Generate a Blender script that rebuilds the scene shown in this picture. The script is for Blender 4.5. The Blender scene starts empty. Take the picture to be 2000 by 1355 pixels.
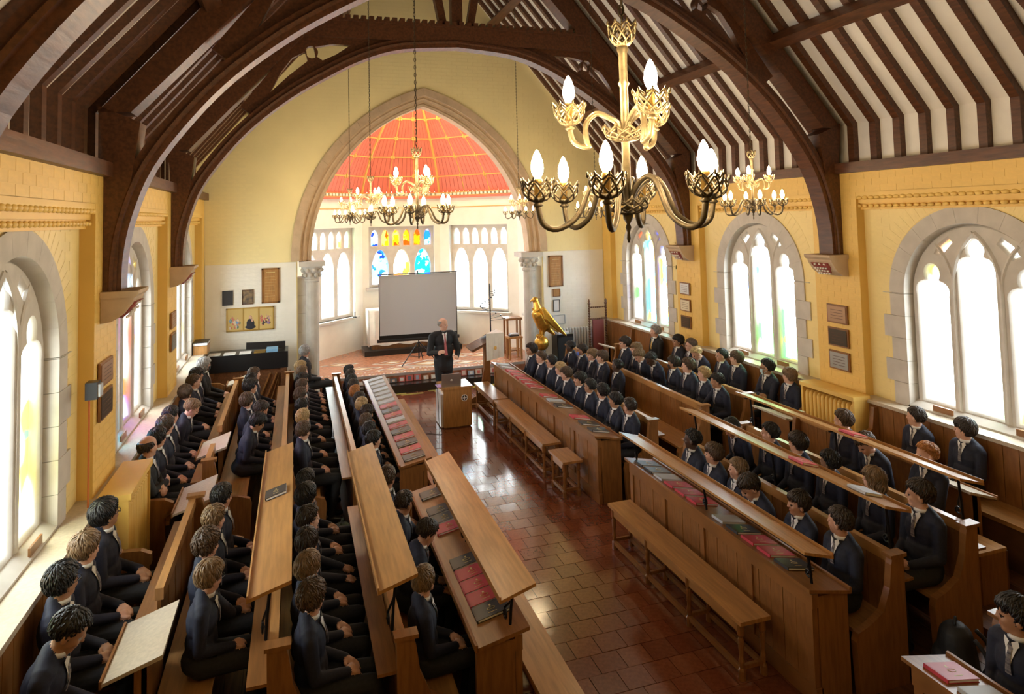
import bpy, bmesh, math, random
import numpy as np
from mathutils import Vector, Matrix
random.seed(7); PI = math.pi
SC = bpy.context.scene; COL = SC.collection

# ---------------------------------------------------------------- camera
F, PX, PY = 1308.9, 1000.0, 349.5
YAW, PITCH, ROLL = .31306, .05578, -.02417
cam = bpy.data.cameras.new('camera'); camo = bpy.data.objects.new('camera', cam); COL.objects.link(camo)
cam.sensor_fit = 'HORIZONTAL'; cam.sensor_width = 36; cam.lens = F/2000*36
cam.shift_x = (1000-PX)/2000; cam.shift_y = (PY-677.5)/2000
cam.clip_start = .05
_f = Vector((math.sin(YAW)*math.cos(PITCH), math.cos(YAW)*math.cos(PITCH), math.sin(PITCH)))
_r = Vector((math.cos(YAW), -math.sin(YAW), 0)); _u = _r.cross(_f)
r2 = _r*math.cos(ROLL)+_u*math.sin(ROLL); u2 = -_r*math.sin(ROLL)+_u*math.cos(ROLL)
m = Matrix.Identity(4)
for i in range(3): m[i][0] = r2[i]; m[i][1] = u2[i]; m[i][2] = -_f[i]
m.translation = (-2.528, 0, 3.64)
camo.matrix_world = m; SC.camera = camo

# ---------------------------------------------------------------- world, exposure
w = bpy.data.worlds.new('overcast_sky'); SC.world = w; w.use_nodes = True
w.node_tree.nodes['Background'].inputs[0].default_value = (.93, .97, 1, 1)
w.node_tree.nodes['Background'].inputs[1].default_value = 9.5
vs = SC.view_settings; vs.view_transform = 'Standard'; vs.look = 'None'; vs.gamma = 1; vs.exposure = .85
vs.use_curve_mapping = False
def portal(loc, rot, sx, sy):
    l = bpy.data.lights.new('window_portal', 'AREA'); l.shape = 'RECTANGLE'; l.size = sx; l.size_y = sy
    l.cycles.is_portal = True
    o = bpy.data.objects.new('window_portal', l); o.location = loc; o.rotation_euler = rot; COL.objects.link(o)

# ---------------------------------------------------------------- materials
MATS = {}
def mat(name, col, rough=.6, metal=0, var=.0, scale=8, bump=0, col2=None, stretch=None, emit=None, spec=None, coat=0):
    if name in MATS: return MATS[name]
    M = bpy.data.materials.new(name); M.use_nodes = True; nt = M.node_tree; b = nt.nodes['Principled BSDF']
    b.inputs['Base Color'].default_value = (*col, 1); b.inputs['Roughness'].default_value = rough; b.inputs['Metallic'].default_value = metal
    if spec is not None: b.inputs['Specular IOR Level'].default_value = spec
    if coat: b.inputs['Coat Weight'].default_value = coat; b.inputs['Coat Roughness'].default_value = .12
    if emit: b.inputs['Emission Color'].default_value = (*emit[0], 1); b.inputs['Emission Strength'].default_value = emit[1]
    if var or col2 or bump:
        tc = nt.nodes.new('ShaderNodeTexCoord'); mp = nt.nodes.new('ShaderNodeMapping')
        if stretch: mp.inputs['Scale'].default_value = stretch
        nt.links.new(tc.outputs['Object'], mp.inputs[0])
        n = nt.nodes.new('ShaderNodeTexNoise'); n.inputs['Scale'].default_value = scale; n.inputs['Detail'].default_value = 5
        nt.links.new(mp.outputs[0], n.inputs['Vector'])
        if var or col2:
            r = nt.nodes.new('ShaderNodeValToRGB'); c2 = col2 or tuple(max(0, c*(1-var)) for c in col)
            c1 = col if col2 else tuple(min(1, c*(1+var*.6)) for c in col)
            r.color_ramp.elements[0].position = .36; r.color_ramp.elements[0].color = (*c2, 1)
            r.color_ramp.elements[1].position = .64; r.color_ramp.elements[1].color = (*c1, 1)
            nt.links.new(n.outputs['Fac'], r.inputs[0]); nt.links.new(r.outputs[0], b.inputs['Base Color'])
        if bump:
            bp = nt.nodes.new('ShaderNodeBump'); bp.inputs['Strength'].default_value = bump; bp.inputs['Distance'].default_value = .01
            nt.links.new(n.outputs['Fac'], bp.inputs['Height']); nt.links.new(bp.outputs[0], b.inputs['Normal'])
    MATS[name] = M; return M
def glassm(name, cols, scale=3.0, amount=.5, stretch=(1, 1, 1)):
    """coloured leaded glass: light passes through, tinted by patches of colour"""
    if name in MATS: return MATS[name]
    M = bpy.data.materials.new(name); M.use_nodes = True; nt = M.node_tree; nt.nodes.clear()
    out = nt.nodes.new('ShaderNodeOutputMaterial'); tr = nt.nodes.new('ShaderNodeBsdfTransparent'); gl = nt.nodes.new('ShaderNodeBsdfGlossy'); mx = nt.nodes.new('ShaderNodeMixShader')
    gl.inputs['Roughness'].default_value = .15; mx.inputs[0].default_value = .05
    tc = nt.nodes.new('ShaderNodeTexCoord'); mp = nt.nodes.new('ShaderNodeMapping'); mp.inputs['Scale'].default_value = stretch
    v = nt.nodes.new('ShaderNodeTexVoronoi'); v.inputs['Scale'].default_value = scale
    nz = nt.nodes.new('ShaderNodeTexNoise'); nz.inputs['Scale'].default_value = scale*.7; nz.inputs['Detail'].default_value = 3
    nt.links.new(tc.outputs['Object'], mp.inputs[0]); nt.links.new(mp.outputs[0], nz.inputs[0])
    add = nt.nodes.new('ShaderNodeMixRGB'); add.inputs[0].default_value = .35
    nt.links.new(mp.outputs[0], add.inputs[1]); nt.links.new(nz.outputs['Color'], add.inputs[2]); nt.links.new(add.outputs[0], v.inputs['Vector'])
    sp = nt.nodes.new('ShaderNodeSeparateXYZ'); nt.links.new(v.outputs['Color'], sp.inputs[0])
    r = nt.nodes.new('ShaderNodeValToRGB'); r.color_ramp.interpolation = 'CONSTANT'; e = r.color_ramp.elements
    k = len(cols); e[0].color = (*cols[0], 1); e[0].position = 0
    e[1].color = (*cols[-1], 1); e[1].position = (k-1)/k
    for i in range(1, k-1):
        q = e.new(i/k); q.color = (*cols[i], 1)
    nt.links.new(sp.outputs[0], r.inputs[0])
    r2_ = nt.nodes.new('ShaderNodeValToRGB'); r2_.color_ramp.elements[0].position = .62-amount*.35; r2_.color_ramp.elements[1].position = .68-amount*.35
    n2 = nt.nodes.new('ShaderNodeTexNoise'); n2.inputs['Scale'].default_value = scale*.45; n2.inputs['Detail'].default_value = 2; nt.links.new(mp.outputs[0], n2.inputs[0])
    nt.links.new(n2.outputs['Fac'], r2_.inputs[0])
    mc = nt.nodes.new('ShaderNodeMixRGB'); mc.inputs[1].default_value = (.95, .97, .97, 1)
    nt.links.new(r2_.outputs[0], mc.inputs[0]); nt.links.new(r.outputs[0], mc.inputs[2])
    nt.links.new(mc.outputs[0], tr.inputs[0]); nt.links.new(tr.outputs[0], mx.inputs[1]); nt.links.new(gl.outputs[0], mx.inputs[2]); nt.links.new(mx.outputs[0], out.inputs[0])
    MATS[name] = M; return M
YEL = mat('yellow_paint', (.82, .53, .13), .5, var=.04, scale=3)
YELP = mat('pale_yellow_paint', (.86, .68, .28), .5, var=.03, scale=2.5)
CREAM = mat('cream_yellow_paint', (.88, .76, .40), .5, var=.03, scale=2)
WHITE = mat('white_paint', (.88, .85, .76), .6, var=.04, scale=3)
PLAST = mat('white_plaster', (.86, .81, .72), .8, var=.05, scale=4)
STONE = mat('limestone', (.58, .54, .48), .8, var=.08, scale=6, bump=.15)
STONEB = mat('brown_limestone', (.54, .40, .26), .8, var=.10, scale=6, bump=.2)
BEAM = mat('dark_oak_beam', (.105, .037, .013), .42, var=.35, scale=5, stretch=(6, 1, 6), bump=.15)
OAK = mat('oak', (.27, .118, .036), .33, var=.2, scale=6, stretch=(7, .5, .9), bump=.04)
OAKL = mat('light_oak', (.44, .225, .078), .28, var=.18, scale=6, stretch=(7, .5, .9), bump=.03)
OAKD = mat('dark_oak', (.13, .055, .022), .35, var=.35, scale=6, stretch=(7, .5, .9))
PALEB = mat('pale_board', (.55, .47, .36), .45, var=.1, scale=40, bump=.1)
TILE = [mat('red_tile_%s' % n, c,  .13, var=.15, scale=9, bump=.03, spec=.75, coat=.25) for n, c in (('plain', (.19, .055, .025)), ('dark', (.165, .046, .022)), ('warm', (.21, .064, .028)))]
GROUT = mat('tile_joint', (.12, .05, .03), .7)
IRON = mat('black_iron', (.012, .012, .014), .4, .6)
BLACK = mat('black_gloss', (.012, .012, .013), .3)
BRASS = mat('brass', (.32, .255, .15), .48, .8, var=.3, scale=30)
BRASSD = mat('dark_brass', (.12, .095, .06), .5, .8, var=.3, scale=30)
GOLD = mat('gold_leaf', (.78, .47, .09), .3, .9, var=.15, scale=20, bump=.15)
GILT = mat('gilt_frame', (.55, .36, .10), .4, .7)
BULB = mat('lit_bulb', (1, .8, .5), .3, emit=((1, .74, .42), 150))
REDP = mat('red_painted_boards', (.74, .19, .13), .5, var=.06, scale=5)
GOLDP = mat('gold_paint', (.72, .45, .12), .5)
LINEN = mat('white_linen', (.80, .77, .70), .85, var=.05, scale=10)
SCRN = mat('screen_fabric', (.50, .50, .53), .7)
RADW = mat('white_enamel', (.66, .68, .74), .35)
RED = mat('red_cover', (.50, .035, .06), .45); BLK = mat('black_cover', (.025, .027, .033), .4); PAPER = mat('paper', (.80, .80, .78), .8)
GREYB = mat('grey_cover', (.42, .45, .50), .5); GLINE = mat('gold_print', (.65, .52, .25), .5)
NAVY = mat('navy_blazer', (.009, .0125, .032), .75, var=.2, scale=60); CHAR = mat('charcoal_cloth', (.017, .018, .021), .8, var=.2, scale=60)
SUIT = mat('black_suit', (.010, .010, .013), .75); TROU = mat('grey_trousers', (.013, .014, .018), .8, var=.2, scale=60)
SHIRT = mat('white_shirt', (.80, .80, .80), .7); SHOE = mat('black_shoe', (.01, .01, .01), .3)
TIE = mat('striped_tie', (.02, .02, .035), .6, col2=(.25, .22, .22), scale=1, stretch=(1, 40, 60)); TIEP = mat('pink_tie', (.45, .12, .14), .6)
EYE = mat('eye', (.02, .015, .012), .2); LIP = mat('lips', (.45, .16, .13), .5)
SKIN = {k: mat('skin_'+k, c, .5) for k, c in dict(fair=(.62, .36, .26), light=(.55, .30, .20), tan=(.40, .21, .12), brown=(.22, .11, .06), dark=(.075, .038, .024)).items()}
HAIR = {k: mat('hair_'+k, c, .42, var=.35, scale=24, stretch=(3, 1, 1), bump=.5) for k, c in dict(black=(.010, .009, .009), dark=(.030, .019, .013), brown=(.085, .050, .028), light=(.20, .125, .062), blond=(.46, .32, .15), ginger=(.40, .165, .045), grey=(.36, .35, .34)).items()}

# ---------------------------------------------------------------- helpers
class MB:
    def __init__(s): s.v = []; s.f = []; s.mi = []; s.m = []
    def mid(s, M):
        if M not in s.m: s.m.append(M)
        return s.m.index(M)
    def add(s, vs_, fs, M, X=None):
        o = len(s.v); k = s.mid(M)
        s.v += [tuple(X @ Vector(p)) if X else tuple(p) for p in vs_]
        for f in fs: s.f.append([i+o for i in f]); s.mi.append(k)
        return s
    def box(s, a, b, M, X=None):
        x0, x1 = sorted((a[0], b[0])); y0, y1 = sorted((a[1], b[1])); z0, z1 = sorted((a[2], b[2]))
        return s.add([(x0, y0, z0), (x1, y0, z0), (x1, y1, z0), (x0, y1, z0), (x0, y0, z1), (x1, y0, z1), (x1, y1, z1), (x0, y1, z1)],
                     [(3, 2, 1, 0), (4, 5, 6, 7), (0, 1, 5, 4), (1, 2, 6, 5), (2, 3, 7, 6), (3, 0, 4, 7)], M, X)
    def prism(s, poly, fa, fb, M):
        """poly: list of 2D points; fa/fb map a 2D point to the two 3D ends"""
        n = len(poly); A = [fa(*p) for p in poly]; B = [fb(*p) for p in poly]
        return s.add(A+B, [tuple(range(n))[::-1], tuple(range(n, 2*n))]+[(i, (i+1) % n, n+(i+1) % n, n+i) for i in range(n)], M)
    def tube(s, path, rad, M, n=8, cap=True, X=None):
        P = [Vector(p) for p in path]; R = rad if isinstance(rad, (list, tuple)) else [rad]*len(P)
        vs_, fs = [], []; up = Vector((.13, .37, .92)); prev = None
        for i, p in enumerate(P):
            t = (P[min(i+1, len(P)-1)]-P[max(i-1, 0)]).normalized()
            a = prev if prev else up
            a = (a-t*a.dot(t))
            if a.length < 1e-4: a = Vector((1, 0, 0)); a = a-t*a.dot(t)
            a.normalize(); prev = a; b = t.cross(a)
            for k in range(n):
                q = 2*PI*k/n; vs_.append(p+(a*math.cos(q)+b*math.sin(q))*R[i])
        for i in range(len(P)-1):
            for k in range(n): fs.append((i*n+k, i*n+(k+1) % n, (i+1)*n+(k+1) % n, (i+1)*n+k))
        if cap: fs += [tuple(range(n))[::-1], tuple(range((len(P)-1)*n, len(P)*n))]
        return s.add(vs_, fs, M, X)
    def lathe(s, prof, M, n=12, c=(0, 0, 0), X=None):
        vs_, fs = [], []
        for r, z in prof:
            for k in range(n): q = 2*PI*k/n; vs_.append((c[0]+r*math.cos(q), c[1]+r*math.sin(q), c[2]+z))
        for i in range(len(prof)-1):
            for k in range(n): fs.append((i*n+k, i*n+(k+1) % n, (i+1)*n+(k+1) % n, (i+1)*n+k))
        fs += [tuple(range(n))[::-1], tuple(range((len(prof)-1)*n, len(prof)*n))]
        return s.add(vs_, fs, M, X)
    def ell(s, c, r, M, n=12, X=None):
        h = n//2; return s.lathe([(max(1e-4, math.sin(PI*i/h)), -math.cos(PI*i/h)) for i in range(h+1)], M, n, X=(X or Matrix())@Matrix.Translation(c)@Matrix.Diagonal((*r, 1)))
    def build(s, name, parent=None, smooth=False):
        me = bpy.data.meshes.new(name); me.from_pydata(s.v, [], s.f); 
        for M in s.m: me.materials.append(M)
        me.polygons.foreach_set('material_index', s.mi)
        if smooth: me.polygons.foreach_set('use_smooth', [True]*len(s.f))
        me.update(); return link(name, me, parent)
def link(name, me, parent=None):
    o = bpy.data.objects.new(name, me); COL.objects.link(o)
    if parent: o.parent = parent
    return o
def thing(name, label, cat, loc=(0, 0, 0), rz=0, group=None):
    o = bpy.data.objects.new(name, None); o.empty_display_size = .1; COL.objects.link(o); o.location = loc; o.rotation_euler = (0, 0, rz)
    return tag(o, label, cat, group)
def tag(o, label, cat, group=None):
    o['label'] = label; o['category'] = cat
    if group: o['group'] = group
    return o
def struct(o): o['kind'] = 'structure'; return o
def copy_tree(o, parent=None):
    c = o.copy(); COL.objects.link(c); c.parent = parent
    for ch in o.children: copy_tree(ch, c)
    return c
def plate(name, outer, holes, depth, M, mapf, parent=None, bevel=0):
    """flat plate with holes; outline in 2D, mapf maps (a, b, t) to 3D"""
    cu = bpy.data.curves.new(name, 'CURVE'); cu.dimensions = '2D'; cu.fill_mode = 'BOTH'; cu.extrude = depth/2; cu.bevel_depth = bevel; cu.bevel_resolution = 0
    for pts in [outer]+holes:
        sp = cu.splines.new('POLY'); sp.points.add(len(pts)-1); sp.use_cyclic_u = True
        for p, q in zip(sp.points, pts): p.co = (q[0], q[1], 0, 1)
    t = bpy.data.objects.new(name, cu); COL.objects.link(t)
    me = bpy.data.meshes.new_from_object(t.evaluated_get(bpy.context.evaluated_depsgraph_get()))
    bpy.data.objects.remove(t); bpy.data.curves.remove(cu)
    for v in me.vertices: v.co = mapf(*v.co)
    bm = bmesh.new(); bm.from_mesh(me); bmesh.ops.recalc_face_normals(bm, faces=bm.faces); bm.to_mesh(me); bm.free()
    me.materials.clear(); me.materials.append(M); me.name = name
    return link(name, me, parent)
def arc(cx, cz, rx, rz, a0, a1, n): return [(cx+rx*math.cos(math.radians(a0+(a1-a0)*i/n)), cz+rz*math.sin(math.radians(a0+(a1-a0)*i/n))) for i in range(n+1)]
def smooth_curve(pts, n=6):
    out = []; P = [pts[0]]+pts+[pts[-1]]
    for i in range(1, len(P)-2):
        for k in range(n):
            t = k/n; out.append(tuple(.5*(2*P[i][j]+(P[i+1][j]-P[i-1][j])*t+(2*P[i-1][j]-5*P[i][j]+4*P[i+1][j]-P[i+2][j])*t*t+(3*P[i][j]-P[i-1][j]-3*P[i+1][j]+P[i+2][j])*t**3) for j in range(len(pts[0]))))
    return out+[pts[-1]]
W, E, BAY = 4.2, 14.1, 3.5
TR = [3.6, 7.1, 10.6]; BC = [1.85, 5.35, 8.85, 12.35]
LR = {-1: 'left', 1: 'right'}
# ================================================================ structure
CW = camo.matrix_world.inverted()
def topx(p):
    q = CW @ Vector(p)
    if q.z > -.05: return None
    return (PX+F*q.x/-q.z, PY-F*q.y/-q.z, -q.z)
UNIT = {}
def unit_mesh(M):
    if M.name not in UNIT:
        b = MB(); b.box((-.5, -.5, -.5), (.5, .5, .5), M); o = b.build('piece'); UNIT[M.name] = o.data; bpy.data.objects.remove(o)
    return UNIT[M.name]
def pieces(name, stuffname, lst, parent, limit=300):
    """lst: (centre, size, material, rotation or None). The largest in view become parts, the rest one joined part"""
    sc_ = []
    for c, s_, M, rot in lst:
        q = topx(c); ok = q and -10 < q[0] < 2010 and -10 < q[1] < 1365
        sc_.append(1/q[2] if ok else 0)
    order = sorted(range(len(lst)), key=lambda i: -sc_[i])
    rest = MB()
    for n, i in enumerate(order):
        c, s_, M, rot = lst[i]; X = Matrix.Translation(c) @ (rot.to_4x4() if rot else Matrix()) @ Matrix.Diagonal((*s_, 1))
        if n < limit and sc_[i] > 0:
            o = link(name, unit_mesh(M), parent); o.matrix_local = X
        else: rest.box((-.5, -.5, -.5), (.5, .5, .5), M, X)
    if rest.v: o = rest.build(stuffname, parent); o['kind'] = 'stuff'
# ---- floors
b = MB(); b.box((-5, -2.2, -.12), (5, 14.7, -.012), GROUT); floor = struct(b.build('floor'))
T = []; ts = .235
for j in range(52):
    y = 2.6+j*ts
    for i in range(-5, 6):
        x = i*ts+(ts/2 if j % 2 else 0)
        if abs(x) < 1.2: T.append(((x, y, -.006+random.uniform(-.0012, .0012)), (ts-.006, ts-.006, .012), random.choice(TILE), Matrix.Rotation(random.uniform(-.008, .008), 3, 'X')))
pieces('floor_tile', 'floor_tiling', T, floor)
for s in (-1, 1):                                     # boarded, stepped pew floors
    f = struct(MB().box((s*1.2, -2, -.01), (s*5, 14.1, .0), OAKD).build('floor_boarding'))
    for x0, x1, h in ((2.0, 2.8, .1), (2.8, 3.55, .2), (3.55, 4.25, .25)):
        k = 0; x = x0
        while x < x1-.01:
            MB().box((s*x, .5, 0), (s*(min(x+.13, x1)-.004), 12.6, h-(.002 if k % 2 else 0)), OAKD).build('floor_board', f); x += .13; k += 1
struct(MB().box((-4.7, -2.2, 0), (4.7, -2, 10), YELP).build('wall_back'))
# ---- side walls with recessed bays
def arch_pts(hw, spring, rise, n=20): return arc(0, spring, hw, rise, 0, 180, n)
SPR = 2.62
def side_wall(s):
    mp = lambda xf: (lambda a, b_, t: (s*(xf+t), a, b_))
    rec = [[(c-1.37, 1.30), (c+1.37, 1.30), (c+1.37, 3.84), (c-1.37, 3.84)] for c in BC]
    wl = struct(plate('wall_'+LR[s], [(-2, 0), (14.1, 0), (14.1, 4.12), (-2, 4.12)], rec, .12, YEL, mp(4.26)))
    holes = [[(c-1.02, 1.3)]+[(c-x, z) for x, z in arch_pts(1.02, SPR, 1.01)]+[(c+1.02, 1.3)] for c in BC[1:]]
    plate('recessed_wall', [(-2, 0), (14.6, 0), (14.6, 4.16), (-2, 4.16)], [h[::-1] for h in holes], .30, YELP, mp(4.47), wl)
    L = []; lh, ll = .08, .232
    for j in range(52):
        z = .04+j*lh
        if z > 4.05: break
        n = int(16/ll)
        for i in range(n):
            y = -1.2+i*ll+(ll/2 if j % 2 else 0)
            if y > 14 or y < 2.2 or z < 1.28: continue
            inrec = any(abs(y-c) < 1.37 and z < 3.88 for c in BC)
            lo_, hi_ = y-ll/2, y+ll/2
            if z < 3.88:
                for c in BC:
                    if lo_ < c+1.37 < hi_: 
                        if z > 1.3: L.append(((s*4.202, (hi_+c+1.37)/2, z), (.008, hi_-c-1.37-.004, lh-.005), YEL, None))
                        lo_ = hi_
                    elif lo_ < c-1.37 < hi_:
                        if z > 1.3: L.append(((s*4.202, (lo_+c-1.37)/2, z), (.008, c-1.37-lo_-.004, lh-.005), YEL, None))
                        lo_ = hi_
            if lo_ == hi_: continue
            if not inrec:
                L.append(((s*4.202, y, z), (.008, ll-.005, lh-.005), YEL, None))
            else:
                c = min(BC, key=lambda q: abs(q-y)); dy, dz = y-c, z-SPR
                if abs(dy) > 1.37-.11: continue
                if (dz > 0 and math.hypot(dy, dz) < 1.33) or (dz <= 0 and abs(dy) < 1.22): continue
                L.append(((s*4.322, y, z), (.008, ll-.005, lh-.005), YELP, None))
    for c in BC:
        for k in range(37):
            a = PI*k/36; L.append(((s*4.322, c+1.145*math.cos(a), SPR+1.145*math.sin(a)), (.008, .21, .092), YELP, Matrix.Rotation(a*1, 3, 'X')))
    pieces('brick', 'brickwork', L, wl)
    for c in BC[1:]:                                   # corbelled brick courses across the head of each recess
        cc = MB()
        for k, (z, d) in enumerate(((3.80, .0), (3.72, .035), (3.64, .07))): cc.box((s*(4.2+d), c-1.37, z-.02), (s*4.32, c+1.37, z+.06), YEL)
        cc.build('corbel_course', wl)
        dn = MB(); 
        for k in range(30):
            y = c-1.33+k*.0915
            dn.ell((s*4.205, y, 3.77), (.022, .05, .026), YEL, 8); dn.ell((s*4.245, y+.045, 3.665), (.02, .045, .024), YEL, 8)
        o = dn.build('rope_moulding', wl, True)
    sl = MB()                                          # timber dado, ledge and wall bench back
    sl.box((s*4.10, 1.6, 1.27), (s*4.47, 14.1, 1.31), PALEB); sl.build('ledge', wl)
    L = [((s*4.14, 1.7+k*.16, .76), (.03, .154, 1.0), OAK, None) for k in range(77)]
    pieces('dado_board', 'dado_boarding', L, wl)
    return wl
WL = {s: side_wall(s) for s in (-1, 1)}
# ---- windows
def trefoil(c, w_, z0, zs, k=1.0):
    r = w_*.60
    R = arc(c+w_*.44, zs+w_*.25, r, r, -22, 82, 6); Tp = arc(c, zs+w_*1.22, r*.86, r*1.0, -32, 212, 12); L = [(2*c-x, z) for x, z in R][::-1]
    return [(c-w_, z0), (c+w_, z0), (c+w_, zs)]+R+Tp+L+[(c-w_, zs)]
def side_window(s, c, n, gm):
    win = struct(thing('window_%d' % n, '', '', (0, 0, 0))); del win['label'], win['category']
    P = lambda a, b_, t: (s*t, c+a, b_)
    def stone(fr, bk):                                 # a stone with splayed inner face
        k = len(fr); v = [P(*p, 4.30) for p in fr]+[P(*p, 4.62) for p in bk]
        m_ = MB(); m_.add(v, [tuple(range(k)), tuple(range(k, 2*k))[::-1]]+[(i, (i+1) % k, k+(i+1) % k, k+i) for i in range(k)], STONE)
        o = m_.build('stone_block', win); bm = bmesh.new(); bm.from_mesh(o.data); bmesh.ops.recalc_face_normals(bm, faces=bm.faces); bm.to_mesh(o.data); bm.free()
    nv = 11
    for i in range(nv):
        a0, a1 = 180*i/nv+.06, 180*(i+1)/nv-.06
        o_ = arc(0, SPR, 1.03, 1.02, a0, a1, 4)
        stone(o_+arc(0, SPR, .83, .83, a1, a0, 4), o_+arc(0, SPR, .765, .775, a1, a0, 4))
    for q in (-1, 1):
        z = 1.31; k = 0
        while z < SPR-.01:
            z1 = min(z+.26, SPR); ow = 1.03+(.10 if k % 2 else 0)
            stone([(q*.83, z), (q*ow, z), (q*ow, z1-.004), (q*.83, z1-.004)], [(q*.765, z), (q*ow, z), (q*ow, z1-.004), (q*.765, z1-.004)]); z = z1; k += 1
    w3 = [trefoil(-.53, .205, 1.40, 2.62), trefoil(0, .215, 1.40, 2.90), trefoil(.53, .205, 1.40, 2.62)]
    eye = [[(q*x, z) for x, z in ((.24, 3.23), (.40, 3.06), (.49, 3.10), (.42, 3.22), (.30, 3.31))] for q in (-1, 1)]
    out = [(-.78, 1.31)]+[(-x, z) for x, z in arch_pts(.78, SPR, .79)]+[(.78, 1.31)]
    plate('tracery', out, w3+eye, .09, STONE, lambda a, b_, t: P(a, b_, 4.46+t), win, bevel=.022)
    rb = MB()                                          # raised ribs crossing in the head
    for q in (-1, 1):
        rb.tube([P(q*x, z, 4.40) for x, z in [(.265, 1.4), (.265, 2.75)]+arc(-.52, 2.75, .785, .80, 0, 48, 8)], .028, STONE, 6)
        rb.tube([P(q*x, z, 4.40) for x, z in [(.265, 2.75)]+arc(1.05, 2.72, .785, .74, 180, 138, 7)], .022, STONE, 6)
    rb.build('mullion', win)
    MB().add([P(-.85, 1.31, 4.30), P(.85, 1.31, 4.30), P(.85, 1.31, 4.62), P(-.85, 1.31, 4.62), P(-.85, 1.33, 4.30), P(.85, 1.33, 4.30), P(.78, 1.42, 4.44), P(-.78, 1.42, 4.44)], [(0, 1, 5, 4), (4, 5, 6, 7), (1, 2, 6, 5), (3, 0, 4, 7)], STONE).build('sill', win)
    for x, t in ((-.53, 2.99), (0, 3.4), (.53, 2.99)): MB().box(P(x-.22, 1.39, 4.465), P(x+.22, t, 4.470), gm).build('pane', win)
    for q in (-1, 1): MB().box(P(q*.22, 3.0, 4.465), P(q*.52, 3.33, 4.470), gm).build('pane', win)
    if True: MB().box(P(-.62, 1.335, 4.31), P(-.38, 1.40, 4.325), OAK).build('plaque', win); MB().box(P(.3, 1.335, 4.31), P(.54, 1.40, 4.325), OAK).build('plaque', win)
    portal((s*4.55, c, 2.4), (0, s*PI/2, 0), 2.0, 1.5)
pale = glassm('pale_stained_glass', [(.95, .55, .25), (.35, .65, .95), (.9, .85, .3), (.95, .95, .95), (.35, .85, .4)], 3.2, .16)
viv = glassm('vivid_stained_glass', [(.25, .35, .95), (.95, .35, .2), (.3, .8, .95), (.3, .75, .3), (.6, .5, .95), (.95, .8, .3)], 3.0, .52)
side_window(-1, BC[1], 1, pale); side_window(-1, BC[2], 2, viv); side_window(-1, BC[3], 3, pale)
side_window(1, BC[1], 4, pale); side_window(1, BC[2], 5, pale); side_window(1, BC[3], 6, viv)
# ---- roof: plaster, rafters, plates, purlins
SL = 1.19; RX, RZ = 4.27, 4.74
cl = MB()
for s in (-1, 1):
    cl.prism([(4.40, 4.18), (4.44, 4.18), (4.44, RZ+.12), (0, RZ+.12+4.44*SL), (0, RZ+.0+4.40*SL), (4.40, RZ+.0)], lambda a, b_: (s*a, -2, b_), lambda a, b_: (s*a, 14.12, b_), PLAST)
ceil = struct(cl.build('ceiling'))
for s in (-1, 1):
    rf = MB(); rf.prism([(4.32, 4.2), (4.40, 4.2), (4.40, RZ+.02), (0, RZ+.02+4.40*SL), (0, RZ-.10+4.40*SL), (4.32, RZ-.03)], lambda a, b_: (s*a, -.048, b_), lambda a, b_: (s*a, .048, b_), BEAM)
    o0 = rf.build('rafter', ceil)
    for k in range(37):
        y = 1.275+k*.35
        o = o0 if k == 0 else link('rafter', o0.data, ceil)
        o.location.y = y
    wp = MB(); wp.box((s*4.12, -2, 4.09), (s*4.42, 14.1, 4.22), BEAM); struct(wp.build('trim_%d' % (1 if s < 0 else 2)))
    for x in (3.28, 1.55):
        z = RZ+(4.27-x)*SL
        pu = MB(); pu.prism([(x-.09, z-.16), (x+.05, z-.24), (x+.14, z-.12), (x+.0, z-.03)], lambda a, b_: (s*a, -2, b_), lambda a, b_: (s*a, 14.1, b_), BEAM); pu.build('purlin', ceil)
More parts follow.
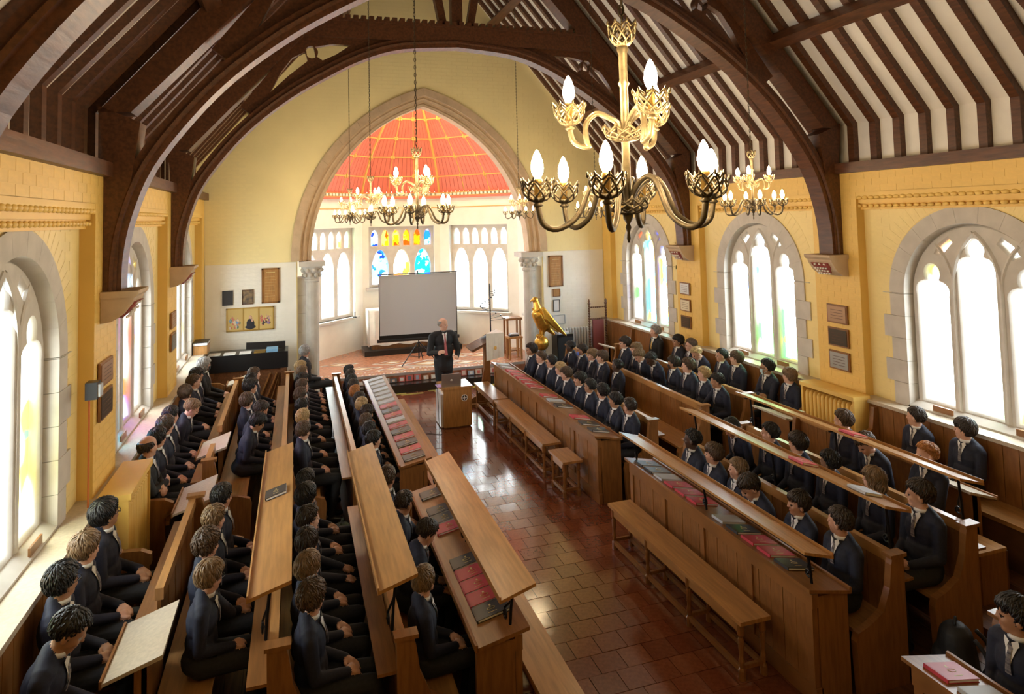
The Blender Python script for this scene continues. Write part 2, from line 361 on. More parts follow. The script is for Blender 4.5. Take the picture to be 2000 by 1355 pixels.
# ---- roof trusses
SOF = smooth_curve([(4.05, 3.05), (4.04, 3.35), (3.97, 3.72), (3.80, 4.17), (3.46, 4.66), (3.08, 5.08), (2.57, 5.5), (2.04, 5.84), (1.5, 6.13), (.9, 6.32), (0, 6.40)], 4)
def truss():
    t = thing('roof_truss', 'dark oak arch-braced roof truss', 'truss')
    def pr(name, poly, d=.13, M=BEAM): return MB().prism(poly, lambda a, b_: (a, -d, b_), lambda a, b_: (a, d, b_), M).build(name, t)
    for s in (-1, 1):
        S = lambda L: [(s*x, z) for x, z in L]
        n = len(SOF); off = []
        for i, (x, z) in enumerate(SOF):
            a = SOF[max(i-1, 0)]; c = SOF[min(i+1, n-1)]; tx, tz = c[0]-a[0], c[1]-a[1]; l = math.hypot(tx, tz); off.append((x+tz/l*.17, z-tx/l*.17))
        br = MB(); v = []
        for (x, z), (x2, z2) in zip(SOF, off): v += [(s*x, -.12, z), (s*x, .12, z), (s*min(x2, 4.19), .12, z2), (s*min(x2, 4.19), -.12, z2)]
        fs = [(0, 1, 2, 3), (4*n-1, 4*n-2, 4*n-3, 4*n-4)]
        for i in range(n-1):
            for k in range(4): fs.append((4*i+k, 4*i+4+k, 4*i+4+(k+1) % 4, 4*i+(k+1) % 4))
        br.add(v, fs, BEAM).build('arch_brace', t)
        rb = MB(); rb.tube([(s*(x+.5*(o[0]-x)), y, z+.5*(o[1]-z)) for (x, z), o in zip(SOF, off) for y in (-.125,)], .03, BEAM, 6); rb.tube([(s*(x+.5*(o[0]-x)), .125, z+.5*(o[1]-z)) for (x, z), o in zip(SOF, off)], .03, BEAM, 6); rb.build('roll_moulding', t)
        pr('wall_post', S([(4.195, 3.05), (4.09, 3.05), (4.07, 3.6), (3.98, 4.0), (3.9, 4.6), (4.25, 4.75), (4.195, 4.2)]), .14)
        z0 = RZ-.05
        pr('principal_rafter', S([(4.25, z0), (3.98, z0), (0, z0+3.72*SL), (0, z0+4.25*SL)]), .14)
        # pierced spandrel between brace, collar and principal
        ou = [(2.42, 6.5), (1.05, 6.5), (1.6, 6.25), (2.1, 5.97), (2.62, 5.62), (3.1, 5.2), (3.3, 5.35)]
        h1 = [(2.25, 6.30), (1.98, 6.36), (1.70, 6.36), (1.92, 6.20), (2.12, 6.10), (2.22, 6.16)]
        h2 = [(2.36, 6.24), (2.34, 6.08), (2.62, 5.84), (2.88, 5.58), (2.72, 5.90), (2.56, 6.12)]
        ci = arc(2.28, 6.22, .095, .095, 0, 345, 14)
        o = plate('spandrel', S(ou), [S(h1), S(h2), S(ci)], .10, BEAM, lambda a, b_, q: (a, q, b_), t)
        # curved wall panel between post, brace and principal
        pr('strut', S([(.28, 6.75), (.16, 6.75), (.36, 7.9), (.5, 7.9)]), .07)
    pr('collar_beam', [(-2.5, 6.46), (2.5, 6.46), (2.27, 6.74), (-2.27, 6.74)], .13)
    pr('crown_post', [(-.09, 6.74), (.09, 6.74), (.09, 9.4), (-.09, 9.4)], .09)
    cr = MB(); cr.box((-2.27, -.15, 6.72), (2.27, .15, 6.76), BEAM)
    for k in range(38): x = -2.22+k*.12; cr.box((x-.038, -.15, 6.76), (x+.038, .15, 6.815), BEAM)
    cr.build('brattishing', t)
    return t
t0 = truss()
TN = ['dark oak roof truss whose left brace crosses the top corner, over the nearest pews', 'dark oak roof truss between the two middle windows of each wall', 'dark oak roof truss with pierced spandrels in front of the chancel arch wall']
for i, y in enumerate(TR):
    t = t0 if i == 0 else copy_tree(t0)
    t.location.y = y; t['label'] = TN[i]; t['group'] = 'roof trusses'
# carved stone corbels
cb = MB()
cb.prism([(4.195, 3.05), (3.92, 3.05), (3.93, 2.97), (3.95, 2.93), (4.02, 2.84), (4.11, 2.78), (4.195, 2.77)], lambda a, b_: (a, -.21, b_), lambda a, b_: (a, .21, b_), STONEB)
cb.prism([(4.195, 3.05), (3.89, 3.05), (3.89, 3.02), (3.92, 2.99), (4.195, 2.99)], lambda a, b_: (a, -.225, b_), lambda a, b_: (a, .225, b_), STONEB)
cbm = cb.build('carved_block'); 
sh = MB(); sh.prism([(-.14, .06), (.14, .06), (.14, -.02), (.08, -.11), (0, -.15), (-.08, -.11), (-.14, -.02)], lambda a, b_: (3.955+b_*-.70, a, 2.90+b_*.75), lambda a, b_: (3.985+b_*-.70, a, 2.90+b_*.75), mat('shield_red', (.30, .06, .05), .6))
for i in range(3): sh.ell((3.935, -.08+i*.08, 2.93), (.02, .025, .02), mat('shield_white', (.7, .66, .58), .6), 6)
for i in range(5):
    for j in range(3): sh.box((3.945+j*.028, -.1+i*.045, 2.885-j*.035), (3.96+j*.028, -.075+i*.045, 2.865-j*.035), mat('shield_white', (.7, .66, .58)))
shm = sh.build('shield')
first = True
for y, nm in ((TR[0], 'nearest'), (TR[1], 'middle'), (TR[2], 'chancel end')):
    for s in (-1, 1):
        if y == TR[0]: continue
        t = thing('stone_corbel', 'carved stone corbel with painted shield under the %s truss, %s wall' % (nm, {-1: 'piano side', 1: 'radiator side'}[s]), 'corbel', (0, y, 0), 0 if s > 0 else PI, 'truss corbels')
        a = cbm if first else link('carved_block', cbm.data); c = shm if first else link('shield', shm.data); first = False
        a.parent = t; c.parent = t
# ---- end wall with chancel arch
AX = .10
def parch(a, h, spring=2.85, n=16):
    R_ = (a*a+h*h)/(2*a); th = math.asin(h/R_); right = [(AX-(R_-a)+R_*math.cos(th*i/n), spring+R_*math.sin(th*i/n)) for i in range(n+1)]
    return right+[(2*AX-x, z) for x, z in right[-2::-1]]
outer = parch(2.70, 3.56); inner = parch(2.36, 3.24)
gable = [(-4.7, 0), (4.7, 0), (4.7, 4.2), (4.45, 4.75), (0, 10.1), (-4.45, 4.75), (-4.7, 4.2)]
hole = [(AX+2.60, 0)]+parch(2.60, 3.44)+[(AX-2.60, 0)]
we = struct(plate('wall_end', gable, [hole], .42, CREAM, lambda a, b_, t: (a, 14.33+t, b_)))
for s in (-1, 1): MB().box((AX+s*2.62 if s > 0 else -4.19, 14.105, 0), (4.19 if s > 0 else AX-2.62, 14.12, 2.84), WHITE).build('white_lower_wall', we)
L = []
for j in range(110):
    z = .04+j*.08
    for i in range(38):
        x = -4.15+i*.232+(.116 if j % 2 else 0)
        if z > 2.88 or abs(x-AX) > 3.95:
            if abs(x) > 4.15 or z > 4.5+(4.2-abs(x))*SL: continue
            dx = abs(x-AX); k = (outer[16][1]-z)
            if z < 6.5:
                R_ = (2.82**2+3.7**2)/(2*2.82); lim = (math.sqrt(max(0, R_*R_-(z-2.85)**2))-(R_-2.82)) if z > 2.85 else 2.82
                if dx < lim+.08: continue
            L.append(((x, 14.121, z), (.227, .008, .075), CREAM, None))
        elif abs(x-AX) > 2.85 and z < 2.84:
            L.append(((x, 14.1055, z), (.227, .006, .075), WHITE, None))
pieces('brick', 'brickwork', L, we)
ca = struct(thing('trim_3', '', '')); del ca['label'], ca['category']
def ring(a0, h0, a1, h1, y0, y1, nm, gap, nst):
    A, B = parch(a0, h0, n=4*nst), parch(a1, h1, n=4*nst); N = len(A)-1; st = N//(2*nst)
    for i in range(0, N, st):
        poly = A[i:i+st+1]+B[i:i+st+1][::-1]; cx = sum(p[0] for p in poly)/len(poly); cz = sum(p[1] for p in poly)/len(poly)
        poly = [(cx+(x-cx)*gap, cz+(z-cz)*gap) for x, z in poly]
        MB().prism(poly, lambda a, b_: (a, y0, b_), lambda a, b_: (a, y1, b_), STONEB).build(nm, ca)
ring(2.72, 3.58, 2.56, 3.42, 14.07, 14.3, 'voussoir', .995, 9)
ring(2.56, 3.42, 2.46, 3.32, 14.15, 14.4, 'voussoir', 1.0, 9)
ring(2.46, 3.32, 2.33, 3.20, 14.22, 14.55, 'voussoir', .996, 9)
for r_, y in ((2.50, 14.17), (2.39, 14.24)):
    ct = parch(r_, r_+.86); MB().tube([(x, y, z) for x, z in ct], .035, STONEB, 6).build('roll_moulding', ca, True)
for s in (-1, 1):
    for z in range(7):
        MB().box((AX+s*2.34, 14.2+(z % 2)*.0, z*.36), (AX+s*(2.60+(.13 if z % 2 else 0)), 14.55, z*.36+.355), STONE).build('pier_stone', ca)
    cap = MB(); X0 = AX+s*2.32
    cap.lathe([(.13, 0), (.13, 2.42), (.155, 2.44), (.155, 2.47), (.135, 2.49), (.15, 2.6), (.21, 2.72), (.22, 2.74)], STONE, 14, (X0, 14.22, 0))
    cap.box((X0-.25, 13.97, 2.74), (X0+.25, 14.5, 2.84), STONE); cap.build('column', ca, False)
    lf = MB()
    for k in range(9):
        q = 2*PI*k/9; lf.ell((X0+.185*math.cos(q), 14.22+.185*math.sin(q), 2.66), (.05, .05, .05), STONE, 8); lf.ell((X0+.16*math.cos(q+.3), 14.22+.16*math.sin(q+.3), 2.56), (.04, .04, .045), STONE, 8)
    lf.build('carved_leaf', ca, True)
# ---- chancel: steps, floor, apse walls, vault
CH = mat('chancel_floor_tile', (.42, .17, .09), .16, var=.25, scale=14)
CHR = mat('chancel_step_edge', (.03, .025, .022), .25)
struct(MB().box((-2.2, 14.32, 0), (2.4, 14.70, .17), CHR).build('floor_step'))
fc = struct(MB().box((-2.9, 14.62, 0), (3.1, 18.2, .35), CH).build('floor_chancel'))
MB().box((-2.2, 14.615, .30), (2.4, 14.625, .352), mat('pale_nosing', (.45, .42, .40), .3)).build('nosing', fc)
DT = mat('buff_tile', (.62, .45, .22), .2); DT2 = mat('white_tile', (.72, .66, .55), .2); DT3 = mat('dark_tile', (.09, .05, .04), .2)
for cx, cy, r_ in ((-1.15, 15.35, .30), (-.45, 15.05, .30), (-.45, 15.75, .30), (.35, 15.35, .5), (1.15, 15.1, .3), (1.7, 15.7, .4), (-1.6, 16.0, .3), (1.1, 16.0, .3)):
    for k, (sc_, M, h) in enumerate(((1, DT2, .3515), (.86, DT3, .352), (.78, CH, .3525), (.45, DT, .353), (.3, DT2, .3535))):
        MB().prism([(-r_*1.5*sc_, 0), (0, -r_*.75*sc_), (r_*1.5*sc_, 0), (0, r_*.75*sc_)], lambda a, b_: (cx+a, cy+b_, .34), lambda a, b_: (cx+a, cy+b_, h), M).build('tile_diamond', fc)
DS = MB()
for i in range(60):
    for j, y in enumerate((14.72, 14.95)): DS.prism([(-.03, 0), (0, -.03), (.03, 0), (0, .03)], lambda a, b_: (-2.1+i*.075+a, y+b_, .34), lambda a, b_: (-2.1+i*.075+a, y+b_, .3515), DT if (i+j) % 2 else DT2)
DS.build('tile_border', fc)['kind'] = 'stuff'
APX = .13; V = [(APX-2.68, 14.5), (APX-2.68, 16.15), (APX-1.02, 17.75), (APX+1.02, 17.75), (APX+2.68, 16.15), (APX+2.68, 14.5)]
wa = struct(thing('wall_apse', '', '')); del wa['label'], wa['category']
def pointed(c, w_, z0, zs, zt): # narrow light with pointed head
    return [(c-w_, z0), (c+w_, z0), (c+w_, zs)]+[(c+w_*math.cos(t*PI/2)*(1-.15*math.sin(t*PI)), zs+(zt-zs)*math.sin(t*PI/2)) for t in (.25, .5, .75, 1)]+[(c-w_*math.cos(t*PI/2)*(1-.15*math.sin(t*PI)), zs+(zt-zs)*math.sin(t*PI/2)) for t in (.75, .5, .25)]+[(c-w_, zs)]
for i in range(5):
    p, q = Vector((*V[i], 0)), Vector((*V[i+1], 0)); u = (q-p).normalized(); n_ = Vector((-u.y, u.x, 0)); Lw = (q-p).length
    mp = lambda a, b_, t, p=p, u=u, n_=n_: tuple(p+u*a+n_*(t+.15)+Vector((0, 0, b_)))
    out = [(-.12, 0), (Lw+.12, 0), (Lw+.12, 4.35), (-.12, 4.35)]; hs = []
    if 1 <= i <= 3:
        c = Lw/2; hw = .86; z0 = 1.88 if i == 2 else 1.22
        hs = [[(c-hw, z0), (c+hw, z0), (c+hw, 3.45), (c-hw, 3.45)]]
    plate('apse_wall_panel', out, hs, .3, WHITE, mp, wa)
    if hs:
        win = struct(thing('window_%d' % (6+i), '', '')); del win['label'], win['category']
        lo = [pointed(c+k*.56, .225, z0+.06, 2.45, 2.86) for k in (-1, 0, 1)]; up = [pointed(c+(k-2.5)*.28, .105, 2.96 if k % 2 else 2.92, 3.22, 3.38)[:] for k in range(6)]
        up = [[(x, z) if z > 3 else (c+(k-2.5)*.28+(x-c-(k-2.5)*.28)*.25, 2.72 if abs(k-2.5) % 2 else 2.80) for x, z in L_] for k, L_ in enumerate(up)]
        up = [pointed(c+(k-2.5)*.28, .105, 2.93, 3.22, 3.38) for k in range(6)]
        plate('tracery', [(c-hw, z0), (c+hw, z0), (c+hw, 3.45), (c-hw, 3.45)], lo+up, .10, STONE, lambda a, b_, t, mp=mp: mp(a, b_, t+.02), win, bevel=.02)
        sm = MB(); sm.add([mp(c-hw-.08, z0-.06, -.24), mp(c+hw+.08, z0-.06, -.24), mp(c+hw+.08, z0-.06, .1), mp(c-hw-.08, z0-.06, .1), mp(c-hw-.08, z0, -.24), mp(c+hw+.08, z0, -.24), mp(c+hw+.08, z0, .1), mp(c-hw-.08, z0, .1)], [(3, 2, 1, 0), (4, 5, 6, 7), (0, 1, 5, 4), (1, 2, 6, 5), (2, 3, 7, 6), (3, 0, 4, 7)], STONE); sm.build('sill', win)
        B_ = lambda a0, a1, b0, b1, M: MB().add([mp(a0, b0, .04), mp(a1, b0, .04), mp(a1, b1, .04), mp(a0, b1, .04), mp(a0, b0, .045), mp(a1, b0, .045), mp(a1, b1, .045), mp(a0, b1, .045)], [(0, 1, 2, 3), (7, 6, 5, 4), (0, 4, 5, 1), (1, 5, 6, 2), (2, 6, 7, 3), (3, 7, 4, 0)], M).build('pane', win)
        blue, fire, green = glassm('blue_glass', [(.05, .2, .85), (.25, .6, .95), (.8, .9, .95), (.05, .1, .6)], 6, 1.2), glassm('flame_glass', [(.85, .12, .02), (.95, .5, .03), (.95, .75, .15), (.9, .25, .03)], 7, 1.3), glassm('green_blue_glass', [(.05, .25, .85), (.1, .6, .4), (.5, .85, .9), (.05, .45, .75)], 7, 1.2)
        wf = glassm('orange_white_glass', [(.95, .5, .1), (.95, .9, .7), (.9, .3, .1), (.95, .95, .9)], 6, 1.0)
        for k in (-1, 0, 1): B_(c+k*.56-.24, c+k*.56+.24, z0+.02, 2.90, pale if i != 2 else (blue, wf, green)[k+1])
        for k in range(6): B_(c+(k-2.5)*.28-.12, c+(k-2.5)*.28+.12, 2.905, 3.40, pale if i != 2 else (blue if k in (0, 5) else fire))
        ce_ = mp(c, (z0+3.45)/2, .12); portal(ce_, Vector((-n_.x, -n_.y, 0)).to_track_quat('-Z', 'Z').to_euler(), 1.75, 3.45-z0)
# cornice
def along(z0, z1, d0, d1, M, nm):
    for i in range(5):
        p, q = Vector((*V[i], 0)), Vector((*V[i+1], 0)); u = (q-p).normalized(); n_ = Vector((u.y, -u.x, 0)); A = Vector((0, 0, z0)); B = Vector((0, 0, z1))
        v = [p+n_*d0+A, q+n_*d0+A, q+n_*d1+A, p+n_*d1+A, p+n_*d0+B, q+n_*d0+B, q+n_*d1+B, p+n_*d1+B]
        MB().add(v, [(3, 2, 1, 0), (4, 5, 6, 7), (0, 1, 5, 4), (1, 2, 6, 5), (2, 3, 7, 6), (3, 0, 4, 7)], M).build(nm, wa)
along(4.17, 4.23, -.02, .09, REDP, 'cornice'); along(4.23, 4.245, -.02, .07, GOLDP, 'cornice'); along(4.31, 4.325, -.02, .08, GOLDP, 'cornice'); along(3.92, 3.94, -.01, .02, GOLDP, 'gilt_line')
dn = MB()
for i in range(5):
    p, q = Vector((*V[i], 4.28)), Vector((*V[i+1], 4.28)); k = int((q-p).length/.115); u = (q-p).normalized(); n_ = Vector((u.y, -u.x, 0)); an = math.atan2(u.y, u.x)
    for j in range(k): dn.box((-.035, -.03, -.03), (.035, .03, .03), PLAST, Matrix.Translation(p+u*((j+.5)*(q-p).length/k)+n_*.04) @ Matrix.Rotation(an, 4, 'Z'))
dn.build('dentil_row', wa)
vt = struct(thing('ceiling_apse', '', '')); del vt['label'], vt['category']
AP = Vector((APX, 15.75, 7.35))
def vp(P, t, bow=.16): # point on a slightly curved vault line from wall head to the apex
    q = P.lerp(AP, t); d = Vector((q.x-AP.x, q.y-AP.y, 0)); q = q+d*bow*math.sin(PI*t)*1.2; return q
NT = 7
for i in range(5):
    p, q = Vector((*V[i], 4.33)), Vector((*V[i+1], 4.33)); nb = max(8, int((q-p).length/.125))
    for j in range(nb):
        a, c = p.lerp(q, j/nb), p.lerp(q, (j+1)/nb); mb_ = MB(); v = []
        for k in range(NT+1):
            t = k/NT; A, B = vp(a, t), vp(c, t); g = (B-A)*.04; v += [A+g, B-g, B-g+Vector((0, 0, .05)), A+g+Vector((0, 0, .05))]
        fs = []
        for k in range(NT):
            for e_ in range(4): fs.append((4*k+e_, 4*k+(e_+1) % 4, 4*k+4+(e_+1) % 4, 4*k+4+e_))
        mb_.add(v, fs, REDP).build('vault_board', vt)
    MB().prism([(0, 0)]*3, lambda a, b_: (0, 0, 0), lambda a, b_: (0, 0, 0), REDP) if False else None
    bk = MB(); v = []
    for k in range(NT+1): v += [vp(p, k/NT)+Vector((0, 0, .03)), vp(q, k/NT)+Vector((0, 0, .03))]
    bk.add(v, [(2*k, 2*k+1, 2*k+3, 2*k+2) for k in range(NT)], mat('dark_red_joint', (.30, .03, .025), .7)).build('vault_backing', vt)
    MB().tube([vp(p, k/10)-Vector((0, 0, .01)) for k in range(11)], .034, GOLDP, 6).build('vault_rib', vt)
    for t in (.14, .30, .45, .60, .78):
        MB().tube([vp(p, t), vp(q, t)], .018, GOLDP, 6).build('vault_rib', vt)
        for c in (.0, .34, .67):
            o = MB(); P_ = vp(p.lerp(q, c), t); 
            for k in range(4): o.ell((.035*math.cos(k*PI/2+.78), 0, .035*math.sin(k*PI/2+.78)), (.032, .02, .032), GOLDP, 6)
            o = o.build('gilt_boss', vt, True); o.location = P_-Vector((0, .02, 0))
    for c in (.34, .67): MB().tube([vp(p.lerp(q, c), k/10) for k in range(11)], .014, GOLDP, 5).build('vault_rib', vt)
# ================================================================ pews
FL = [0, .1, .2, .25]; BACKX = [1.88, 2.66, 3.44]
def scroll(s, x, y, z, h, parent, lean):
    """wrought-iron bracket: a raking bar with a curled foot carrying the reading plank"""
    b_ = MB(); b_.tube([(s*x, y, z), (s*(x+lean*.3), y, z+h*.45), (s*(x+lean), y, z+h)], .011, IRON, 6)
    sp = [(s*(x+lean*.5), y+.0, z+h*.62)]+[(s*(x+.02), y-.0+.055+.045*math.cos(a)*(1-a/14), z+.05+.045*math.sin(a)*(1-a/14)) for a in [PI*.5+k*.5 for k in range(15)]]
    b_.tube(sp, .008, IRON, 6); b_.ell((s*(x+.02), y+.055, z+.05), (.014, .014, .014), IRON, 8)
    b_.box((s*(x+lean)-.07, y-.012, z+h-.012), (s*(x+lean)+.07, y+.012, z+h), IRON)
    return b_.build('iron_bracket', parent)
def plank(s, x, z, y0, y1, parent, zb):
    a = MB(); dx, dz = .125, .035
    X = lambda t, u: (s*(x+t*dx), z-t*dz+u)
    p = [(X(-1, 0)), (X(1, 0)), (X(1, .022)), (X(-1, .022))]
    a.prism(p, lambda q, r: (q, y0, r), lambda q, r: (q, y1, r), OAKL); a.build('reading_plank', parent)
    e = MB(); p = [X(1, 0), X(1.08, 0), X(1.08, .045), X(1, .045)]
    e.prism(p, lambda q, r: (q, y0, r), lambda q, r: (q, y1, r), OAKL); e.build('plank_lip', parent)
    for y in (y0+.12, (y0+y1)/2, y1-.12): scroll(s, x-.02+.05, y, zb, z-zb, parent, -.03)
def bench_end(s, xb, f, zt, y, parent):
    poly = [(xb+.05, f), (xb+.05, zt), (xb-.06, zt), (xb-.075, zt-.05), (xb-.10, zt-.22), (xb-.17, zt-.38), (xb-.30, f+.50), (xb-.42, f+.46), (xb-.44, f+.40), (xb-.42, f)]
    b_ = MB(); b_.prism([(s*a, c) for a, c in poly], lambda a, c: (a, y-.028, c), lambda a, c: (a, y+.028, c), OAK); b_.build('bench_end', parent)
    MB().box((s*(xb-.09), y-.045, zt), (s*(xb+.065), y+.045, zt+.025), OAK).build('end_cap', parent)
def boards(s, x0, x1, y0, y1, z0, z1, parent, M, step=.145):
    n = max(1, round((y1-y0)/step)); st = (y1-y0)/n
    for k in range(n):
        o = link('panel_board', unit_mesh(M), parent); o.location = (s*(x0+x1)/2, y0+(k+.5)*st, (z0+z1)/2); o.scale = (abs(x1-x0)-(.004 if k % 2 else 0), st-.006, z1-z0)
BD = {(-1, 'A'): (7.95, 12.3), (1, 'A'): (7.9, 12.55), (-1, 'B'): (4.5, 7.15), (1, 'B'): (4.2, 7.05), (1, 'C'): (1.2, 3.36), (-1, 'C'): (1.2, 3.7)}
SIDE = {-1: 'piano side', 1: 'eagle lectern side'}; BLK_N = {'A': 'block nearest the chancel', 'B': 'middle block', 'C': 'rear block'}
DESKZ = .82
def front_desk(s, y0, y1, blk):
    t = thing('choir_desk', 'panelled oak front desk with sloping book ledge, %s, %s' % (BLK_N[blk], SIDE[s]), 'desk', group='front desks')
    boards(s, 1.095, 1.12, y0+.06, y1-.06, .12, .78, t, OAK)
    fr = MB(); fr.box((s*1.08, y0, 0), (s*1.14, y1, .13), OAK); fr.box((s*1.075, y0, .70), (s*1.13, y1, .80), OAK); fr.build('frame_rail', t)
    n = max(2, round((y1-y0)/.78))
    for k in range(n+1):
        y = y0+.04+(y1-y0-.08)*k/n; MB().box((s*1.078, y-.032, .12), (s*1.125, y+.032, .72), OAK).build('stile', t)
    for y in (y0+.02, y1-.02): MB().box((s*1.13, y-.02, 0), (s*1.40, y+.02, .78), OAK).build('end_panel', t)
    a = MB(); a.prism([(s*1.03, .86), (s*1.40, .79), (s*1.40, .765), (s*1.03, .835)], lambda q, r: (q, y0-.03, r), lambda q, r: (q, y1+.03, r), OAK); a.build('book_ledge', t)
    MB().box((s*1.395, y0-.03, .765), (s*1.415, y1+.03, .81), OAK).build('ledge_lip', t)
    if blk == 'B': plank(s, 1.11, 1.09, y0-.05, y1+.05, t, .84)
    return t
ROW3 = {'A': ((8.0, 11.93), [(8.0, 8.62), (9.34, 11.93)]), 'B': ((4.45, 7.03), [(5.39, 7.03)]), 'C': ((1.2, 3.3), None)}
def pew(s, y0, y1, row, blk, segs=None):
    xb, f = BACKX[row-1], FL[row-1]; zt = f+(.95, .95, .90)[row-1]
    nm = ('front', 'second', 'third')[row-1]
    t = thing('pew', 'oak pew with curved ends, %s row of the %s, %s' % (nm, BLK_N[blk], SIDE[s]), 'pew', group='oak pews')
    for a, c in (segs or [(y0, y1)]):                  # the back stops where an end desk stands
        boards(s, xb, xb+.025, a, c, f+.1, zt-.06, t, OAK)
        MB().box((s*(xb-.015), a, zt-.08), (s*(xb+.04), c, zt), OAKL).build('top_rail', t)
        MB().box((s*(xb+.03), a, zt-.22), (s*(xb+.17), c, zt-.2), OAK).build('rear_book_shelf', t)
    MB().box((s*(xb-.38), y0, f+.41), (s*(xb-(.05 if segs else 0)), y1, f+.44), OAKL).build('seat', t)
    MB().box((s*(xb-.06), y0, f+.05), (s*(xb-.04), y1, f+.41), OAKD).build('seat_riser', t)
    for y in (y0, y1):
        if segs and y == y0 and blk == 'B': MB().box((s*(xb-.36), y, f), (s*(xb-.06), y+.04, f+.41), OAK).build('seat_support', t)
        else: bench_end(s, xb, f, zt, y, t)
    if blk == 'B' and row < 3: plank(s, xb+.03, zt+.335, y0-.02, y1+.05, t, zt)
    return t
for (s, blk), (y0, y1) in BD.items():
    front_desk(s, y0, y1, blk)
    for row in (1, 2, 3):
        if row == 3: pew(s, *ROW3[blk][0], row, blk, ROW3[blk][1])
        else: pew(s, y0, y1, row, blk)
    a, c = {'A': (7.58, 12.6), 'B': (4.2, 6.5), 'C': (1.2, 3.2)}[blk]
    t = thing('wall_bench', 'oak wall bench below the windows, %s, %s' % (BLK_N[blk], SIDE[s]), 'bench', group='wall benches')
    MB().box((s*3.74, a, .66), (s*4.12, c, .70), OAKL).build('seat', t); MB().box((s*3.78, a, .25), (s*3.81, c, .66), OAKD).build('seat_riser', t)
    for y in (a, c):
        p = [(4.12, .25), (4.12, 1.25), (4.06, 1.25), (4.02, 1.0), (3.92, .93), (3.78, .92), (3.70, .88), (3.70, .80), (3.78, .74), (3.76, .25)]
        MB().prism([(s*q, r) for q, r in p], lambda q, r: (q, y-.03, r), lambda q, r: (q, y+.03, r), OAK).build('bench_end', t)
# sloping end boards of the third rows
for s in (-1, 1):
    for y0, y1, nm in ((4.70, 5.33, 'at the rear end of the middle block'), (7.12, 7.78, 'at the chancel end of the middle block'), (8.68, 9.28, 'at the rear end of the chancel block'), (12.28, 12.62, 'beside the far end of the chancel block')):
        t = thing('end_desk', 'pale sloping-topped end desk %s, %s' % (nm, SIDE[s]), 'desk', group='end desks')
        a = MB(); a.prism([(s*3.315, 1.03), (s*3.64, .93), (s*3.64, .91), (s*3.315, 1.005)], lambda q, r: (q, y0, r), lambda q, r: (q, y1, r), PALEB); a.build('sloping_top', t)
        MB().box((s*3.64, y0, .90), (s*3.655, y1, .945), OAK).build('ledge_lip', t)
        MB().prism([(s*3.41, .2), (s*3.475, .2), (s*3.475, .955), (s*3.41, .975)], lambda q, r: (q, y0+.03, r), lambda q, r: (q, y0+.06, r), OAK).build('side_panel', t)
        MB().prism([(s*3.41, .2), (s*3.475, .2), (s*3.475, .955), (s*3.41, .975)], lambda q, r: (q, y1-.06, r), lambda q, r: (q, y1-.03, r), OAK).build('side_panel', t)
        MB().box((s*3.41, y0+.03, .2), (s*3.435, y1-.03, .965), OAK).build('front_panel', t)
# ---- benches along the aisle
def aisle_bench(s, y0, y1, nleg, label, cat='bench', x0=.72, x1=1.0):
    t = thing('stool' if cat == 'stool' else 'aisle_bench', label, cat, group='aisle benches' if cat == 'bench' else None)
    MB().box((s*x0, y0, .435), (s*x1, y1, .465), OAKL).build('seat', t)
    for x in (x0+.04, x1-.04): MB().box((s*x-.012, y0+.05, .35), (s*x+.012, y1-.05, .435), OAKL).build('apron', t)
    for k in range(nleg):
        y = y0+.06+(y1-y0-.12)*k/(nleg-1)
        for x in (x0+.04, x1-.04):
            MB().lathe([(.028, 0), (.028, .07), (.018, .09), (.024, .14), (.016, .18), (.022, .24), (.024, .30), (.018, .32), (.028, .34), (.028, .43)], OAK, 8, (s*x, y, 0)).build('leg', t)
        MB().box((s*(x0+.05), y-.015, .08), (s*(x1-.05), y+.015, .11), OAK).build('stretcher', t)
    for x in (x0+.04, x1-.04): MB().box((s*x-.015, y0+.06, .05), (s*x+.015, y1-.06, .09), OAK).build('stretcher', t)
aisle_bench(1, 11.42, 12.72, 2, 'short oak bench beside the wooden lectern')
aisle_bench(1, 8.95, 11.36, 4, 'long oak bench between the short bench and the stool')
aisle_bench(1, 8.2, 8.72, 2, 'square oak stool at the end of the long bench', 'stool')
aisle_bench(1, 4.58, 6.9, 4, 'long oak bench before the middle front desk, eagle lectern side')
aisle_bench(-1, 3.6, 6.9, 5, 'long oak bench before the middle front desk, piano side')
aisle_bench(-1, 8.0, 12.1, 6, 'long oak bench before the chancel end desk, piano side')
# ---- hymn books
def book_mesh(M, mark):
    b_ = MB(); b_.box((-.075, -.105, 0), (.075, .105, .004), M); b_.box((-.071, -.101, .004), (.073, .101, .018), PAPER); b_.box((-.075, -.105, .018), (.075, .105, .022), M); b_.box((-.078, -.105, 0), (-.073, .105, .022), M)
    if mark:
        b_.tube([(.018*math.cos(k*PI/6), .0+.018*math.sin(k*PI/6), .0225) for k in range(12)], .0018, GLINE, 4); b_.box((-.004, .035, .022), (.004, .06, .0228), GLINE); b_.box((-.02, -.06, .022), (.02, -.054, .0228), GLINE)
    o = b_.build('hymn_book'); me = o.data; bpy.data.objects.remove(o); return me
BKM = {'red': book_mesh(RED, 1), 'black': book_mesh(BLK, 1), 'grey': book_mesh(GREYB, 0)}
def book(s, y, col, x=1.21, z=None, slope=-.07/.37, where='', rz=0):
    o = link('hymn_book', BKM[col]); zz = (.86-(x-1.03)*.07/.37) if z is None else z
    o.location = (s*x, y, zz+.001); o.rotation_euler = (0, -s*math.atan(slope), rz+ (0 if s > 0 else PI)); o.rotation_euler.y = math.atan(-slope)*s if s > 0 else -math.atan(-slope)*-s
    ang = math.atan(slope)
    o.rotation_euler = (0, -ang*s, 0)
    o.scale = (1.65, .78, 1)
    tag(o, '%s hymn book lying on the ledge of the %s' % (col, where), 'book', '%s hymn books, %s' % (col, where)); return o
